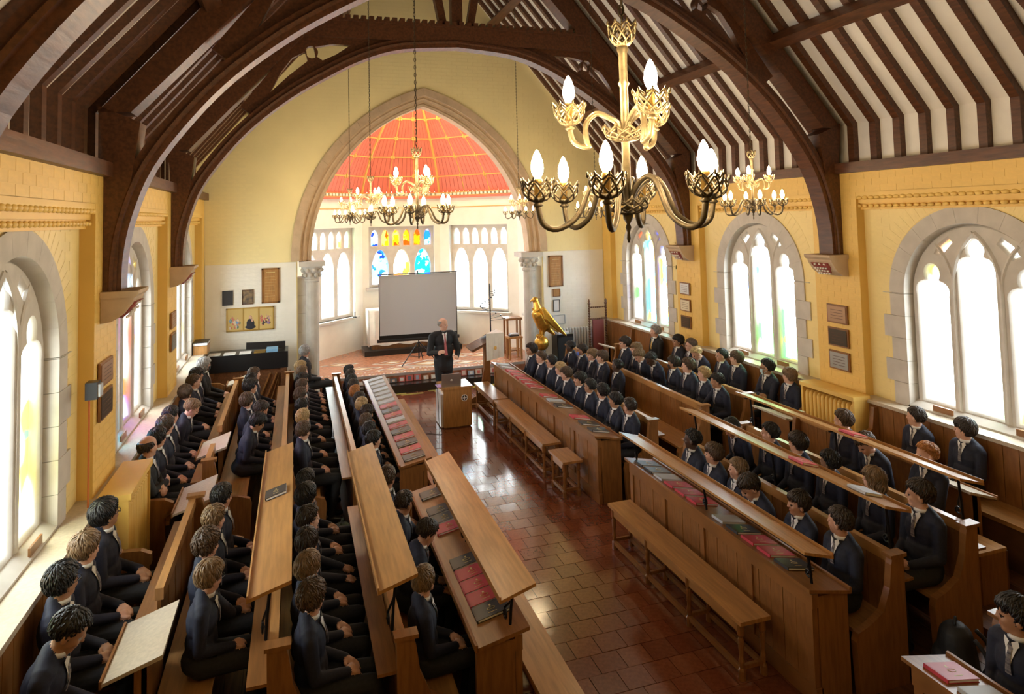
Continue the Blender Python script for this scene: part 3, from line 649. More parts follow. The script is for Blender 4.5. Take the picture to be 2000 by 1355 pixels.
for k, c in enumerate(['grey']*7+['red', 'black', 'red', 'grey', 'red', 'black', 'red', 'black', 'red', 'black']): book(-1, 12.15-k*.253, c, where='chancel end front desk, piano side')
for y, c in ((6.95, 'black'), (6.55, 'black'), (6.36, 'black'), (6.16, 'red'), (5.52, 'black'), (5.33, 'red'), (5.15, 'red'), (4.97, 'red'), (4.79, 'black')): book(-1, y, c, where='middle front desk, piano side')
for k, c in enumerate(['grey', 'grey', 'red', 'red', 'red', 'red', 'red', None, 'red', 'grey', 'black', None, 'red', 'black', 'black']):
    if c: book(1, 12.35-k*.3, c, where='chancel end front desk, eagle side')
for k, c in enumerate(['black', 'black', 'grey', 'red', 'red', 'red', None, 'grey', 'black', 'red', 'red', 'black']):
    if c: book(1, 6.85-k*.21, c, where='middle front desk, eagle side')
for y, c in ((3.2, 'red'), (2.98, 'grey')): book(1, y, c, where='rear front desk, eagle side')
o = book(-1, 6.0, 'black', x=2.69, z=1.05+.335-.0+.024, slope=-.28, where='x'); tag(o, 'single black hymn book on the raised reading plank of the second row', 'book'); o.scale = (1.1, .8, 1)
for s, y, x, c in ((1, 5.2, 1.91, 'red'), (1, 4.5, 1.91, 'grey'), (1, 5.4, 2.69, 'red')):
    zt = .95 if x < 2 else 1.05
    o = book(s, y, c, x=x, z=zt+.335+.024, slope=-.28, where='x'); tag(o, '%s book on the reading plank above the %s pew, eagle side' % (c, 'front' if x < 2 else 'second'), 'book'); o.scale = (1.2, .9, 1)
# ================================================================ chandeliers
def lattice_bowl(mb, r0, r1, h, M, n=8, c=(0, 0, 0), rad=.0032):
    pf = lambda t: (r0+(r1-r0)*math.sin(t*PI/2)**.8, h*t**1.5)
    for d in (-1, 1):
        for k in range(n):
            P = []
            for i in range(6):
                t = i/5; r, z = pf(t); a = 2*PI*k/n+d*t*1.15; P.append((c[0]+r*math.cos(a), c[1]+r*math.sin(a), c[2]+z))
            mb.tube(P, rad, M, 5, False)
    for k in range(n):                                  # pointed rim loops
        a = 2*PI*(k+.0)/n+1.15; w_ = PI/n
        mb.tube([(c[0]+r1*math.cos(a+q*w_), c[1]+r1*math.sin(a+q*w_), c[2]+h-.010*(1-abs(q))*-1-.006*abs(q)) for q in (-1, -.5, 0, .5, 1)], rad, M, 5, False)
        mb.ell((c[0]+(r1+.004)*math.cos(a), c[1]+(r1+.004)*math.sin(a), c[2]+h+.010), (.004, .004, .009), M, 6)
    mb.lathe([(r0*1.0, -.004), (r0*1.5, .004), (r0, .010)], M, 10, c)
def chandelier():
    t = thing('chandelier', 'brass chandelier', 'chandelier')
    st = MB(); st.lathe([(.002, 0), (.006, .012), (.004, .03), (.009, .045), (.005, .055), (.014, .07), (.016, .085)], BRASSD, 10); st.build('finial', t, True)
    st = MB(); st.lathe([(.012, .085), (.012, .30), (.016, .305), (.012, .32), (.012, .46), (.017, .47), (.012, .48), (.013, .56), (.018, .575), (.010, .59)], BRASS, 10); st.build('stem', t, True)
    for nm, r, z, h in (('lower_bowl', .062, .085, .035), ('upper_bowl', .062, .30, .03), ('crown', .040, .585, .055)):
        q = MB(); lattice_bowl(q, .014, r, h, BRASSD if z < .2 else BRASS, 10 if r > .05 else 8, (0, 0, z)); q.build(nm, t, True)
    def arm(r, zh, zhump, ztr, zcup, M):
        p = smooth_curve([(.014, 0, zh-.03), (.02, 0, zh), (.05, 0, zhump-.012), (.085, 0, zhump), (.115, 0, zhump-.03), (r-.115, 0, ztr+.035) if r > .22 else (r-.05, 0, ztr+.02), (r-.055, 0, ztr), (r-.012, 0, ztr+.018), (r, 0, zcup)], 4)
        a = MB().tube(p, .0085, M, 8).build('arm', t, True)
        c = MB(); c.lathe([(.008, -.006), (.016, 0), (.010, .006), (.012, .014)], M, 10, (r, 0, zcup)); lattice_bowl(c, .013, .046, .05, M, 8, (r, 0, zcup+.012)); c.build('candle_cup', a, True)
        MB().lathe([(.011, .02), (.011, .062), (.013, .064), (.013, .075), (.010, .078)], GILT, 10, (r, 0, zcup)).build('candle_sleeve', a, True)
        MB().lathe([(.009, .078), (.0165, .094), (.0185, .108), (.0165, .126), (.009, .148), (.002, .160)], BULB, 12, (r, 0, zcup)).build('bulb', a, True)
        return a
    lo = arm(.268, .14, .19, .045, .115, BRASSD); up = arm(.165, .35, .385, .285, .345, BRASS)
    for src, n, off in ((lo, 6, .35), (up, 3, 1.0)):
        for k in range(n):
            a = src if k == 0 else copy_tree(src, t)
            a.rotation_euler.z = off+2*PI*k/n
    ch = MB(); z = .64; k = 0
    ring = lambda zc, ax: [((.0075*math.cos(q) if ax else 0), (0 if ax else .0075*math.cos(q)), zc+.019*math.sin(q)) for q in [2*PI*i/8 for i in range(9)]]
    ch.tube(ring(.645, 0), .003, BRASS, 4, False)
    while z < 4.25:
        ch.tube(ring(z+.02, k % 2), .0026, BRASSD, 4, False); z += .031; k += 1
    ch.tube([(0.004, 0, .66), (.004, 0, 4.28)], .0016, BLACK, 4); ch.build('chain', t)
    return t
c0 = chandelier(); first = True
for s in (-1, 1):
    for i, y in enumerate(BC):
        if s > 0 and i == 0: continue
        c = c0 if first else copy_tree(c0); first = False
        c.location = (s*1.6, y+(-.08 if i == 0 else 0), 3.555); c.rotation_euler.z = .3*i+.5*s
        c['label'] = 'lit brass chandelier hanging above the %s, %s' % (('gallery front', 'middle pew block', 'rear of the chancel block', 'far end of the chancel block')[i], SIDE[s]); c['group'] = 'chandeliers'
# ================================================================ soft bodies by voxel remesh
def rcone(mb, a, b_, ra, rb, M, sx=1, n=12):
    a, b_ = Vector(a), Vector(b_); d = b_-a; L = max(d.length, 1e-4); q = d.to_track_quat('Z', 'Y').to_matrix().to_4x4()
    prof = [(max(1e-4, ra*math.cos(t)), ra*math.sin(t)) for t in (-PI/2, -PI/3, -PI/6, 0)]+[(max(1e-4, rb*math.cos(t)), L+rb*math.sin(t)) for t in (0, PI/6, PI/3, PI/2)]
    mb.lathe(prof, M, n, X=Matrix.Translation(a) @ q @ Matrix.Diagonal((sx, 1, 1, 1)))
def remesh(mb, name, voxel, smooth_it=4):
    o = mb.build(name); md = o.modifiers.new('r', 'REMESH'); md.mode = 'VOXEL'; md.voxel_size = voxel; md.use_smooth_shade = True
    sm = o.modifiers.new('s', 'SMOOTH'); sm.iterations = smooth_it; sm.factor = .5
    me = bpy.data.meshes.new_from_object(o.evaluated_get(bpy.context.evaluated_depsgraph_get())); old = o.data; bpy.data.objects.remove(o); bpy.data.meshes.remove(old)
    me.name = name; me.polygons.foreach_set('use_smooth', [True]*len(me.polygons)); return me
# ================================================================ furniture and fittings
# projection screen on tripod
t = thing('projection_screen', 'grey portable projection screen on a black tripod before the altar', 'screen', (.12, 15.32, .35), math.radians(-3))
MB().box((-.87, 0, .68), (.87, .006, 2.03), SCRN).build('screen_fabric', t)
b = MB(); b.box((-.885, -.003, .68), (-.87, .01, 2.04), BLACK); b.box((.87, -.003, .68), (.885, .01, 2.04), BLACK); b.box((-.885, -.005, .60), (.885, .012, .69), BLACK); b.build('black_border', t)
MB().tube([(-.93, .02, .57), (.93, .02, .57)], .04, BLACK, 10).build('roller_case', t); MB().tube([(-.9, .0, 2.05), (.9, .0, 2.05)], .014, BLACK, 8).build('top_bar', t)
MB().tube([(0, .06, .12), (0, .06, 2.1)], .016, IRON, 8).build('pole', t)
for a in (-2.5, -.6, 1.3): MB().tube([(0, .06, .5), (.52*math.cos(a), .06+.42*math.sin(a), 0.01)], .011, IRON, 8).build('leg', t); MB().tube([(0, .06, .16), (.3*math.cos(a), .06+.24*math.sin(a), .22)], .007, IRON, 6).build('leg_brace', t)
# altar
t = thing('altar', 'altar under a white linen cloth on a low dark dais behind the screen', 'altar', (APX+.1, 16.95, .35))
MB().box((-1.2, -.32, 0), (1.2, .5, .12), BLACK).build('dais', t); MB().box((-1.0, -.1, .12), (1.0, .45, 1.04), OAK).build('table', t)
cl = MB(); v = []; n = 60
for i in range(n+1):
    x = -1.08+2.16*i/n; d = .012*math.sin(i*1.3)
    v += [(x, -.16+d, .22+.02*math.sin(i*.4)), (x, -.16, 1.06), (x, .47, 1.06)]
fs = []
for i in range(n): fs += [(3*i, 3*i+3, 3*i+4, 3*i+1), (3*i+1, 3*i+4, 3*i+5, 3*i+2)]
cl.add(v, fs, LINEN); cl.box((-1.09, -.16, .2), (-1.07, .47, 1.06), LINEN); cl.box((1.07, -.16, .2), (1.09, .47, 1.06), LINEN); cl.build('altar_cloth', t, True)
b = MB(); b.box((-.92, -.19, .34), (-.62, -.17, 1.063), LINEN); b.ell((-.77, -.195, .44), (.03, .01, .045), GOLDP, 8); b.build('embroidered_fall', t)
# podium with laptop
t = thing('podium', 'pale oak speaker podium with a round white emblem standing in the aisle', 'podium', (.14, 11.86, 0))
MB().box((-.25, -.25, .02), (.25, .25, .66), OAKL).build('body', t); MB().box((-.27, -.27, .66), (.27, .27, .70), OAKL).build('top', t); MB().box((-.23, -.23, 0), (.23, .23, .02), OAKD).build('plinth', t); MB().box((-.29, -.2, .02), (-.25, .24, .58), mat('white_side', (.7, .7, .7), .3)).build('side_panel', t)
b = MB(); b.lathe([(.058, 0), (.058, .006), (.001, .006)], SHIRT, 24, X=Matrix.Translation((.12, -.25, .50)) @ Matrix.Rotation(PI/2, 4, 'X')); b.lathe([(.045, 0), (.045, .003), (.001, .003)], BLK, 24, X=Matrix.Translation((.12, -.256, .50)) @ Matrix.Rotation(PI/2, 4, 'X'))
b.box((.114, -.262, .462), (.126, -.256, .538), SHIRT); b.box((.082, -.262, .494), (.158, -.256, .506), SHIRT); b.build('round_emblem', t)
t = thing('laptop', 'silver laptop with a fruit logo open on the podium', 'laptop', (.06, 11.88, .70), math.radians(175)); AL = mat('aluminium', (.45, .45, .46), .35, .8)
MB().box((-.17, -.02, 0), (.17, .22, .014), AL).build('base', t); lid = MB(); X = Matrix.Translation((0, .22, .012)) @ Matrix.Rotation(math.radians(-14), 4, 'X'); lid.box((-.17, 0, 0), (.17, .008, .23), AL, X); lid.build('lid', t)
lg = MB(); lg.ell((-.008, .010, .112), (.013, .002, .016), SHIRT, 10, X); lg.ell((.008, .010, .112), (.013, .002, .016), SHIRT, 10, X); lg.ell((.004, .010, .134), (.003, .002, .006), SHIRT, 6, X); lg.build('logo', t)
o = MB().box((-.2, 11.68, .701), (-.06, 11.9, .704), mat('purple_sheet', (.45, .30, .62), .6)).build('paper_sheet'); tag(o, 'purple printed sheet lying beside the laptop on the podium', 'paper')
o = MB().tube(smooth_curve([(-.16, 11.9, .71), (-.2, 11.7, .66), (-.2, 11.62, .4), (-.2, 11.6, .03), (-.22, 11.35, .008), (-.5, 11.55, .008), (-.75, 11.6, .008)], 5), .005, BLACK, 6).build('power_cable'); tag(o, 'thin black cable hanging down the podium to the floor', 'cable')
# wooden lectern with cloth
t = thing('lectern', 'tall oak lectern with a white embroidered cloth over its sloping desk', 'lectern', (1.02, 12.85, 0))
MB().box((-.06, -.05, .05), (.06, .05, 1.15), OAK).build('post', t)
b = MB(); b.prism([(-.06, .7), (-.06, .05), (-.42, .05), (-.40, .1), (-.22, .18), (-.12, .34)], lambda a, c: (a, -.03, c), lambda a, c: (a, .03, c), OAK); b.prism([(.06, .4), (.06, .05), (.35, .05), (.2, .15)], lambda a, c: (a, -.03, c), lambda a, c: (a, .03, c), OAK); b.build('foot_bracket', t)
MB().box((-.42, -.14, 0), (.36, .14, .05), OAK).build('base', t)
MB().prism([(-.36, 1.10), (.26, 1.38), (.28, 1.34), (-.34, 1.06)], lambda a, c: (a, -.26, c), lambda a, c: (a, .26, c), OAKD).build('desk', t)
b = MB(); v = []
for i in range(13):
    y = -.27; x = -.08+.36*i/12; v += [(x, -.275+.008*math.sin(i*1.7), .88+.06*i/12), (x, -.275, 1.40+.0*i), (x, .24, 1.245+.012*i+.0)]
b.add(v, [(3*i, 3*i+3, 3*i+4, 3*i+1) for i in range(12)]+[(3*i+1, 3*i+4, 3*i+5, 3*i+2) for i in range(12)], LINEN); b.ell((.10, -.285, 1.12), (.03, .004, .04), GOLDP, 10); b.build('cloth', t)
# gilded eagle on ball and pillar
t = thing('eagle_lectern', 'gilded eagle perched on a gold ball over a dark pillar', 'lectern', (2.32, 13.25, 0), 0)
MB().lathe([(.20, 0), (.20, .05), (.12, .1), (.08, .16), (.07, .7), (.10, .76), (.07, .80), (.09, .84)], BLACK, 14).build('pillar', t, True); MB().ell((0, 0, 1.0), (.155, .155, .155), GOLD, 20).build('ball', t, True)
g = MB(); rcone(g, (.06, 0, 1.38), (-.05, 0, 1.60), .16, .15, GOLD); rcone(g, (-.05, 0, 1.62), (-.10, 0, 1.84), .12, .065, GOLD); g.ell((-.12, 0, 1.90), (.075, .055, .06), GOLD); rcone(g, (-.17, 0, 1.90), (-.225, 0, 1.875), .028, .012, GOLD); rcone(g, (-.225, 0, 1.875), (-.23, 0, 1.84), .012, .005, GOLD)
rcone(g, (.10, 0, 1.34), (.28, 0, 1.16), .08, .03, GOLD)
for s in (-1, 1): rcone(g, (.03, s*.06, 1.32), (0, s*.07, 1.16), .05, .025, GOLD)
o = link('body', remesh(g, 'body', .012), t)
for s in (-1, 1):
    wg = MB()
    for k in range(9):
        u = k/8; a = Vector((.0+.05*u, s*(.15+.015*u), 1.72-.20*u)); e_ = Vector((.16+.30*(1-u*.5), s*(.19+.03*(1-u)), 1.16+.10*u)); rcone(wg, a, e_, .045, .018, GOLD, .6, 8)
    wg.build('wing', t, True)
    cw = MB()
    for k in range(3): cw.tube(smooth_curve([(0, s*.07, 1.17), (-.05+.04*(k-1), s*(.07+.03*(k-1)), 1.165), (-.09+.01*k, s*(.06+.045*(k-1)), 1.11)], 3), .012, GOLD, 6)
    cw.build('claw', t, True)
fe = MB()
for k in range(60):
    a = random.uniform(-1.9, 1.9)+PI; z = random.uniform(1.36, 1.72); r_ = .135-.05*max(0, (z-1.55)/.2); cx = .06-.09*(z-1.38)/.22; fe.ell((cx+r_*math.cos(a), r_*.95*math.sin(a), z), (.02, .02, .03), GOLD, 6)
fe.build('breast_feathers', t, True)
# upright piano seen from the back
t = thing('piano', 'upright piano with a black cloth top, its braced back to the pews', 'piano', (-3.38, 13.66, 0)); PW_ = mat('piano_wood', (.16, .065, .025), .4, var=.3, scale=6, stretch=(7, 1, 7))
MB().box((-.68, -.24, 0), (.68, .28, 1.2), PW_).build('case', t); MB().box((-.70, -.27, .93), (.70, .30, 1.23), BLACK).build('black_cover', t)
for x in (-.62, 0, .62): MB().box((x-.05, -.30, .02), (x+.05, -.24, .93), PW_).build('back_post', t)
for x0 in (-.54, .08):
    for k in range(4): b = MB(); b.prism([(x0+k*.12-.0, .15), (x0+k*.12+.03, .15), (x0+k*.12+.32, .85), (x0+k*.12+.29, .85)], lambda a, c: (min(a, x0+.47), -.27, c), lambda a, c: (min(a, x0+.47), -.24, c), OAK); b.build('diagonal_brace', t)
MB().prism([(-.2, 1.26), (.5, 1.23), (.5, 1.36), (-.2, 1.38)], lambda a, c: (a+.15, .02+(c-1.23)*.5, c), lambda a, c: (a+.15, .05+(c-1.23)*.5, c), BLACK).build('music_desk', t)
for i, (x, y, c, nm) in enumerate(((-.58, -.1, PAPER, 'white music sheet at the wall end of the piano top'), (-.32, -.12, PAPER, 'white music score spread on the piano top'), (-.05, -.12, PAPER, 'white paper beside the gold folder on the piano top'), (.2, -.1, GILT, 'gold coloured folder on the piano top'), (.42, -.12, mat('blue_folder', (.2, .4, .6), .5), 'pale blue box on the piano top'))):
    o = MB().box((-3.38+x-.1, 13.66+y-.13, 1.231), (-3.38+x+.1, 13.66+y+.13, 1.24+(.05 if i == 4 else 0)), c).build('music_book'); tag(o, nm, 'sheet music', 'music on the piano')
for i in range(2):
    t = thing('storage_box', ('white ring binder resting on the wooden box in the corner', 'yellow wooden box on the ledge corner beside the piano')[i], 'box', (-4.19, 13.45, 1.311)); z = (.16, 0)[i]
    MB().box((-.09, -.2, z), (.14, .2, z+(.05 if i == 0 else .155)), PAPER if i == 0 else OAKL).build('case', t); MB().box((-.10, -.21, z+.045+(0 if i == 0 else .105)), (.15, .21, z+.052+(0 if i == 0 else .105)), BLK if i == 0 else OAK).build('lid', t)
# pictures, boards and notices
def framed(name, x0, x1, z0, z1, label, cat, fr, inner, y=14.10, depth=.03, fw=.03):
    t = thing(name, label, cat, ((x0+x1)/2, y, z0)); hw = (x1-x0)/2; h = z1-z0
    b_ = MB(); b_.box((-hw, -depth, 0), (hw, 0, fw), fr); b_.box((-hw, -depth, h-fw), (hw, 0, h), fr); b_.box((-hw, -depth, 0), (-hw+fw, 0, h), fr); b_.box((hw-fw, -depth, 0), (hw, 0, h), fr); b_.build('frame', t); MB().box((-hw+fw, -depth*.5, fw), (hw-fw, -.001, h-fw), inner).build('panel', t); return t
ICON = mat('painted_icon', (.30, .20, .10), .6, col2=(.06, .05, .05), scale=14)
t = framed('painting', -3.81, -2.94, 1.55, 2.0, 'gilt framed triptych painting of robed figures above the piano', 'painting', GILT, mat('gold_ground', (.62, .45, .16), .5), fw=.025)
for k, cs in ((-1, [(.18, .35, .62), (.6, .2, .12), (.75, .65, .5), (.2, .3, .2)]), (0, [(.02, .02, .03), (.35, .08, .05)]), (1, [(.04, .04, .05), (.55, .15, .1), (.3, .2, .35), (.7, .5, .2)])):
    MB().box((k*.28-.005-.135, -.032, .02), (k*.28-.135+.01, -.016, .43), GILT).build('divider', t) if k > -1 else None
    fg = MB()
    for i in range(1 if k == 0 else 26):
        c = mat('paint_%d_%d' % (k, i % len(cs)), cs[i % len(cs)], .6); x = k*.28+(0 if k == 0 else random.uniform(-.09, .09)); z = .13 if k == 0 else random.uniform(.07, .26); w_ = .075 if k == 0 else random.uniform(.014, .024)
        fg.ell((x, -.016, z), (w_, .004, w_*1.5), c, 10); fg.ell((x, -.018, z+w_*1.75), (w_*.4, .004, w_*.5), SKIN['fair'], 8)
        if k == 0: fg.ell((.035, -.021, .2), (.02, .003, .035), SKIN['fair'], 8); fg.ell((0, -.019, .075), (.1, .004, .04), c, 10)
    fg.build('painted_figure', t)
framed('icon_panel', -3.88, -3.69, 2.06, 2.34, 'small dark blank icon panel left of the painted icon', 'icon', BLK, mat('dark_icon', (.03, .03, .032), .5), fw=.012)
framed('icon_panel', -3.53, -3.32, 2.06, 2.34, 'small dark painted icon between the blank icon and the oak board', 'icon', OAKD, ICON, fw=.012)
def honours(x0, x1, z0, z1, nm):
    t = framed('honours_board', x0, x1, z0, z1, nm, 'board', OAK, OAKL)
    for k in range(9): MB().box((-(x1-x0)*.32, -.018, .08+k*(z1-z0-.2)/9), ((x1-x0)*.32*random.uniform(.5, 1), -.0155, .083+k*(z1-z0-.2)/9), GLINE).build('gilt_line', t)
    MB().box((-(x1-x0)*.25, -.018, z1-z0-.09), ((x1-x0)*.25, -.0155, z1-z0-.075), GLINE).build('gilt_heading', t)
honours(-3.17, -2.84, 2.06, 2.74, 'tall oak honours board beside the arch above the triptych'); honours(2.84, 3.18, 2.05, 2.74, 'tall oak honours board beside the arch on the eagle side')
framed('plaque', 2.93, 3.10, 1.83, 2.0, 'small square wooden plaque under the honours board', 'plaque', OAK, OAKL, fw=.015); framed('notice', 2.93, 3.08, 1.50, 1.76, 'narrow white notice in a black frame', 'notice', BLK, PAPER, fw=.01); framed('notice', 2.9, 3.2, 1.22, 1.42, 'wide white notice in a thin frame above the radiator', 'notice', GREYB, PAPER, fw=.01)
t = framed('notice', -2.76, -2.58, 1.70, 2.03, 'white paper notice with two small photographs pinned to the pier', 'notice', PAPER, PAPER, y=14.195, depth=.006, fw=.01)
for z in (.05, .18): MB().box((-.05, -.008, z), (.03, -.003, z+.08), ICON).build('photograph', t)
def wplaque(s, yc, zc, w_, h, nm, inner, kind='plaque'):
    t = thing('memorial_plaque', nm, 'plaque', (s*4.19, yc, zc), group='memorial plaques'); b_ = MB(); b_.box((0, -w_/2, -h/2), (-s*.02, w_/2, h/2), OAK); b_.build('board', t); MB().box((-s*.02, -w_/2+.02, -h/2+.02), (-s*.026, w_/2-.02, h/2-.02), inner).build('plate', t)
    for k in range(4): MB().box((-s*.026, -w_*.3, -h*.25+k*h*.15), (-s*.0275, w_*.3, -h*.25+k*h*.15+.006), OAKD).build('engraved_line', t)
COP = mat('copper_plate', (.42, .24, .13), .35, .7); BRP = mat('bronze_plate', (.12, .09, .06), .3, .8); SIL = mat('silver_plate', (.6, .58, .52), .3, .8)
for z, c, n in ((2.27, COP, 'copper plaque, topmost of three on the pier by the near radiator cover'), (1.97, BRP, 'dark bronze plaque, middle of three by the near radiator cover'), (1.67, SIL, 'dark plaque with pale badge, lowest of three by the radiator cover')): wplaque(1, 7.1, z, .34, .24, n, c)
for z, c, n in ((2.26, SIL, 'pale plaque, topmost of three under the far corbel'), (1.96, mat('ivory', (.75, .66, .45), .4), 'ivory plaque, middle of three under the far corbel'), (1.66, BRP, 'dark landscape plaque, lowest of three under the far corbel')): wplaque(1, 10.7, z, .32, .22, n, c)
wplaque(-1, 7.03, 2.32, .42, .22, 'wooden plaque over the framed picture beside the near window', COP); wplaque(-1, 7.03, 2.04, .42, .24, 'dark glazed picture beside the near window, below the plaque', BRP)
wplaque(-1, 10.58, 2.3, .40, .22, 'upper wooden plaque on the pier between far windows, piano side', COP); wplaque(-1, 10.58, 2.0, .40, .24, 'lower wooden plaque on the pier between far windows, piano side', BRP)
t = thing('socket_box', 'black and grey switch box with an orange cable on the yellow pier', 'switch', (-4.19, 6.48, 2.28)); MB().box((0, -.05, -.07), (.09, .06, .07), BLACK).build('case', t); MB().box((.09, -.04, -.05), (.11, .05, .05), GREYB).build('cover', t); MB().tube([(.02, 0, -.07), (.02, 0, -.95)], .008, mat('orange_cable', (.6, .16, .03), .5), 6).build('cable', t)
# radiators
def rad_cover(s, yc):
    t = thing('radiator_cover', 'yellow painted radiator with a solid shelf top against the pier, %s' % SIDE[s], 'radiator', (s*4.12, yc, .0), group='yellow radiators')
    MB().box((-s*.24, -.46, 1.30), (s*.02, .46, 1.35), YEL).build('shelf_top', t)
    MB().box((-s*.22, .42, .3), (s*.02, .45, 1.30), YEL).build('side_panel', t); MB().box((-s*.22, -.45, .3), (s*.02, -.42, 1.30), YEL).build('side_panel', t)
    for k in range(12): b_ = MB(); y = -.38+k*.069; rcone(b_, (-s*.18, y, .45), (-s*.18, y, 1.2), .028, .028, YEL); rcone(b_, (-s*.08, y, .45), (-s*.08, y, 1.2), .028, .028, YEL); b_.ell((-s*.13, y, 1.22), (.085, .03, .04), YEL, 8); b_.build('radiator_column', t, True)
for s in (-1, 1): rad_cover(s, 7.06)
t = thing('radiator', 'white column radiator under the notices by the tall chair', 'radiator', (3.42, 14.02, 0))
for k in range(13): b = MB(); x = -.42+k*.07; rcone(b, (x, -.04, .35), (x, -.04, 1.08), .024, .024, RADW); rcone(b, (x, .03, .35), (x, .03, 1.08), .024, .024, RADW); b.ell((x, 0, 1.1), (.026, .065, .035), RADW, 8); b.ell((x, 0, .33), (.026, .065, .035), RADW, 8); b.build('radiator_column', t, True)
for x in (-.42, .42): MB().box((x-.02, -.03, 0), (x+.02, .03, .32), RADW).build('foot', t)
t = thing('loudspeaker', 'black loudspeaker cabinet standing before the white radiator', 'speaker', (2.98, 13.72, 0)); MB().box((-.19, -.16, .02), (.19, .16, 1.08), BLACK).build('cabinet', t); MB().box((-.17, -.17, .08), (.17, -.16, 1.02), mat('speaker_grille', (.02, .02, .022), .9)).build('grille', t); MB().box((-.12, -.1, 1.08), (.12, .1, 1.11), RADW).build('control_panel', t)
for x in (-.14, .14): MB().box((x-.03, -.1, 0), (x+.03, .1, .02), BLACK).build('foot', t)
# tall bobbin-turned chair
t = thing('tall_chair', 'tall bobbin-turned chair with dark red upholstered back', 'chair', (3.80, 13.45, 0)); UP = mat('red_leather', (.20, .05, .04), .4)
def bobbin(mb, p, q, r, n): 
    p, q = Vector(p), Vector(q)
    for k in range(n): mb.ell(p.lerp(q, (k+.5)/n), (r, r, (q-p).length/n*.55) if abs((q-p).z) > .1 else ((q-p).length/n*.55, r, r), OAKD, 8)
for x in (-.2, .2):
    b = MB(); bobbin(b, (x, .2, .45), (x, .2, 1.66), .028, 22); b.lathe([(.03, 0), (.035, .03), (.02, .05), (.03, .08), (.004, .13)], OAKD, 8, (x, .2, 1.66)); b.build('back_post', t, True)
    for y in (-.2, .2): b = MB(); bobbin(b, (x, y, 0), (x, y, .45), .028, 8); b.build('leg', t, True)
    b = MB(); bobbin(b, (x, -.2, .45), (x, -.2, .72), .024, 6); b.box((x-.03, -.24, .72), (x+.03, .2, .75), OAKD); b.build('arm', t, True)
for z in (1.60, 1.35, .62): b = MB(); bobbin(b, (-.2, .2, z), (.2, .2, z), .02, 9); b.build('cross_rail', t, True)
MB().box((-.13, .17, .66), (.13, .22, 1.33), UP).build('back_panel', t); MB().box((-.22, -.22, .42), (.22, .2, .48), UP).build('seat', t)
# credence tables, spiral candle stand, niche shelf, candlesticks
t = thing('credence_table', 'tall narrow oak credence table against the chancel wall', 'table', (2.42, 15.55, .35)); MB().box((-.2, -.17, .82), (.2, .17, .87), OAK).build('top', t)
for x in (-.16, .16):
    for y in (-.13, .13): MB().box((x-.02, y-.02, 0), (x+.02, y+.02, .82), OAK).build('leg', t)
MB().box((-.15, -.12, .08), (.15, .12, .1), OAK).build('shelf', t)
t = thing('side_table', 'low oak side table carrying books beside the chancel column', 'table', (2.28, 15.0, .35)); MB().box((-.17, -.15, .48), (.17, .15, .52), OAKL).build('top', t)
for x in (-.14, .14):
    for y in (-.12, .12): MB().box((x-.018, y-.018, 0), (x+.018, y+.018, .48), OAKL).build('leg', t)
for k in range(2): o = MB().box((2.16+k*.03, 14.93, .871+k*.03), (2.38, 15.08, .90+k*.03), (BLK, GREYB)[k]).build('stacked_book'); tag(o, ('black', 'grey')[k]+' book stacked on the low side table', 'book')
t = thing('candle_stand', 'black iron candle stand with spiralling candle holders', 'candle stand', (1.85, 15.45, .35)); MB().tube([(0, 0, .02), (0, 0, 1.66)], .016, IRON, 8).build('pole', t); MB().ell((0, 0, 1.67), (.015, .015, .05), IRON, 8).build('finial', t)
for k in range(3): a = k*2.1; MB().tube([(0, 0, .18), (.2*math.cos(a), .2*math.sin(a), .01)], .012, IRON, 6).build('leg', t)
for k in range(15): a = k*.42; r_ = .34-.016*k; z = .86+.048*k; b = MB(); b.tube([(0, 0, z-.02), (r_*math.cos(a), r_*math.sin(a), z)], .006, IRON, 5); b.lathe([(.005, 0), (.018, .008), (.02, .03), (.005, .03)], IRON, 8, (r_*math.cos(a), r_*math.sin(a), z)); b.build('candle_arm', t)
for i, u in enumerate((.22, .78)):
    P_ = Vector((*V[1], 0)).lerp(Vector((*V[2], 0)), u)+Vector((.12, -.12, 0)); t = thing('candlestick', 'dark candlestick with a white candle, %s on the chancel window sill' % ('nearer the arch' if i == 0 else 'nearer the altar'), 'candlestick', (P_.x, P_.y, 1.22)); MB().lathe([(.05, 0), (.045, .02), (.012, .03), (.012, .13), (.025, .14)], BLACK, 10).build('holder', t); MB().lathe([(.016, .14), (.016, .36), (.003, .38)], SHIRT, 10).build('candle', t)
t = thing('wall_niche', 'pale stone memorial tablet with a bracket shelf on the chancel wall', 'tablet', (APX+2.66, 15.1, 1.35)); MB().box((-.09, -.14, 0), (0, .14, .48), STONE).build('tablet', t); MB().box((-.2, -.2, -.06), (0, .2, -.01), STONE).build('shelf', t); MB().prism([(-.14, .48), (.14, .48), (0, .6)], lambda a, c: (-.07, a, c), lambda a, c: (0, a, c), STONE).build('gable', t)
# picture cards along the chancel step
CC = [mat('card_%d' % i, c, .5) for i, c in enumerate(((.7, .68, .65), (.55, .12, .1), (.12, .13, .16), (.65, .5, .4), (.3, .34, .42)))]; rr = random.Random(3)
for k in range(22):
    x = -1.75+k*.17
    if abs(x-AX) < .02: continue
    t = thing('picture_card', 'illustrated card leaning on the lower chancel step', 'card', (x, 14.60, .17), 0, 'picture cards along the chancel step'); X = Matrix.Rotation(-.25, 4, 'X')
    b = MB(); hh_ = rr.uniform(.07, .125); b.box((-rr.uniform(.045, .08), -.05, 0), (rr.uniform(.045, .08), -.042, hh_), rr.choice(CC), X); b.build('card', t); MB().box((-.04, -.054, .015), (rr.uniform(0, .04), -.05, hh_-.02), rr.choice(CC), X).build('picture', t)
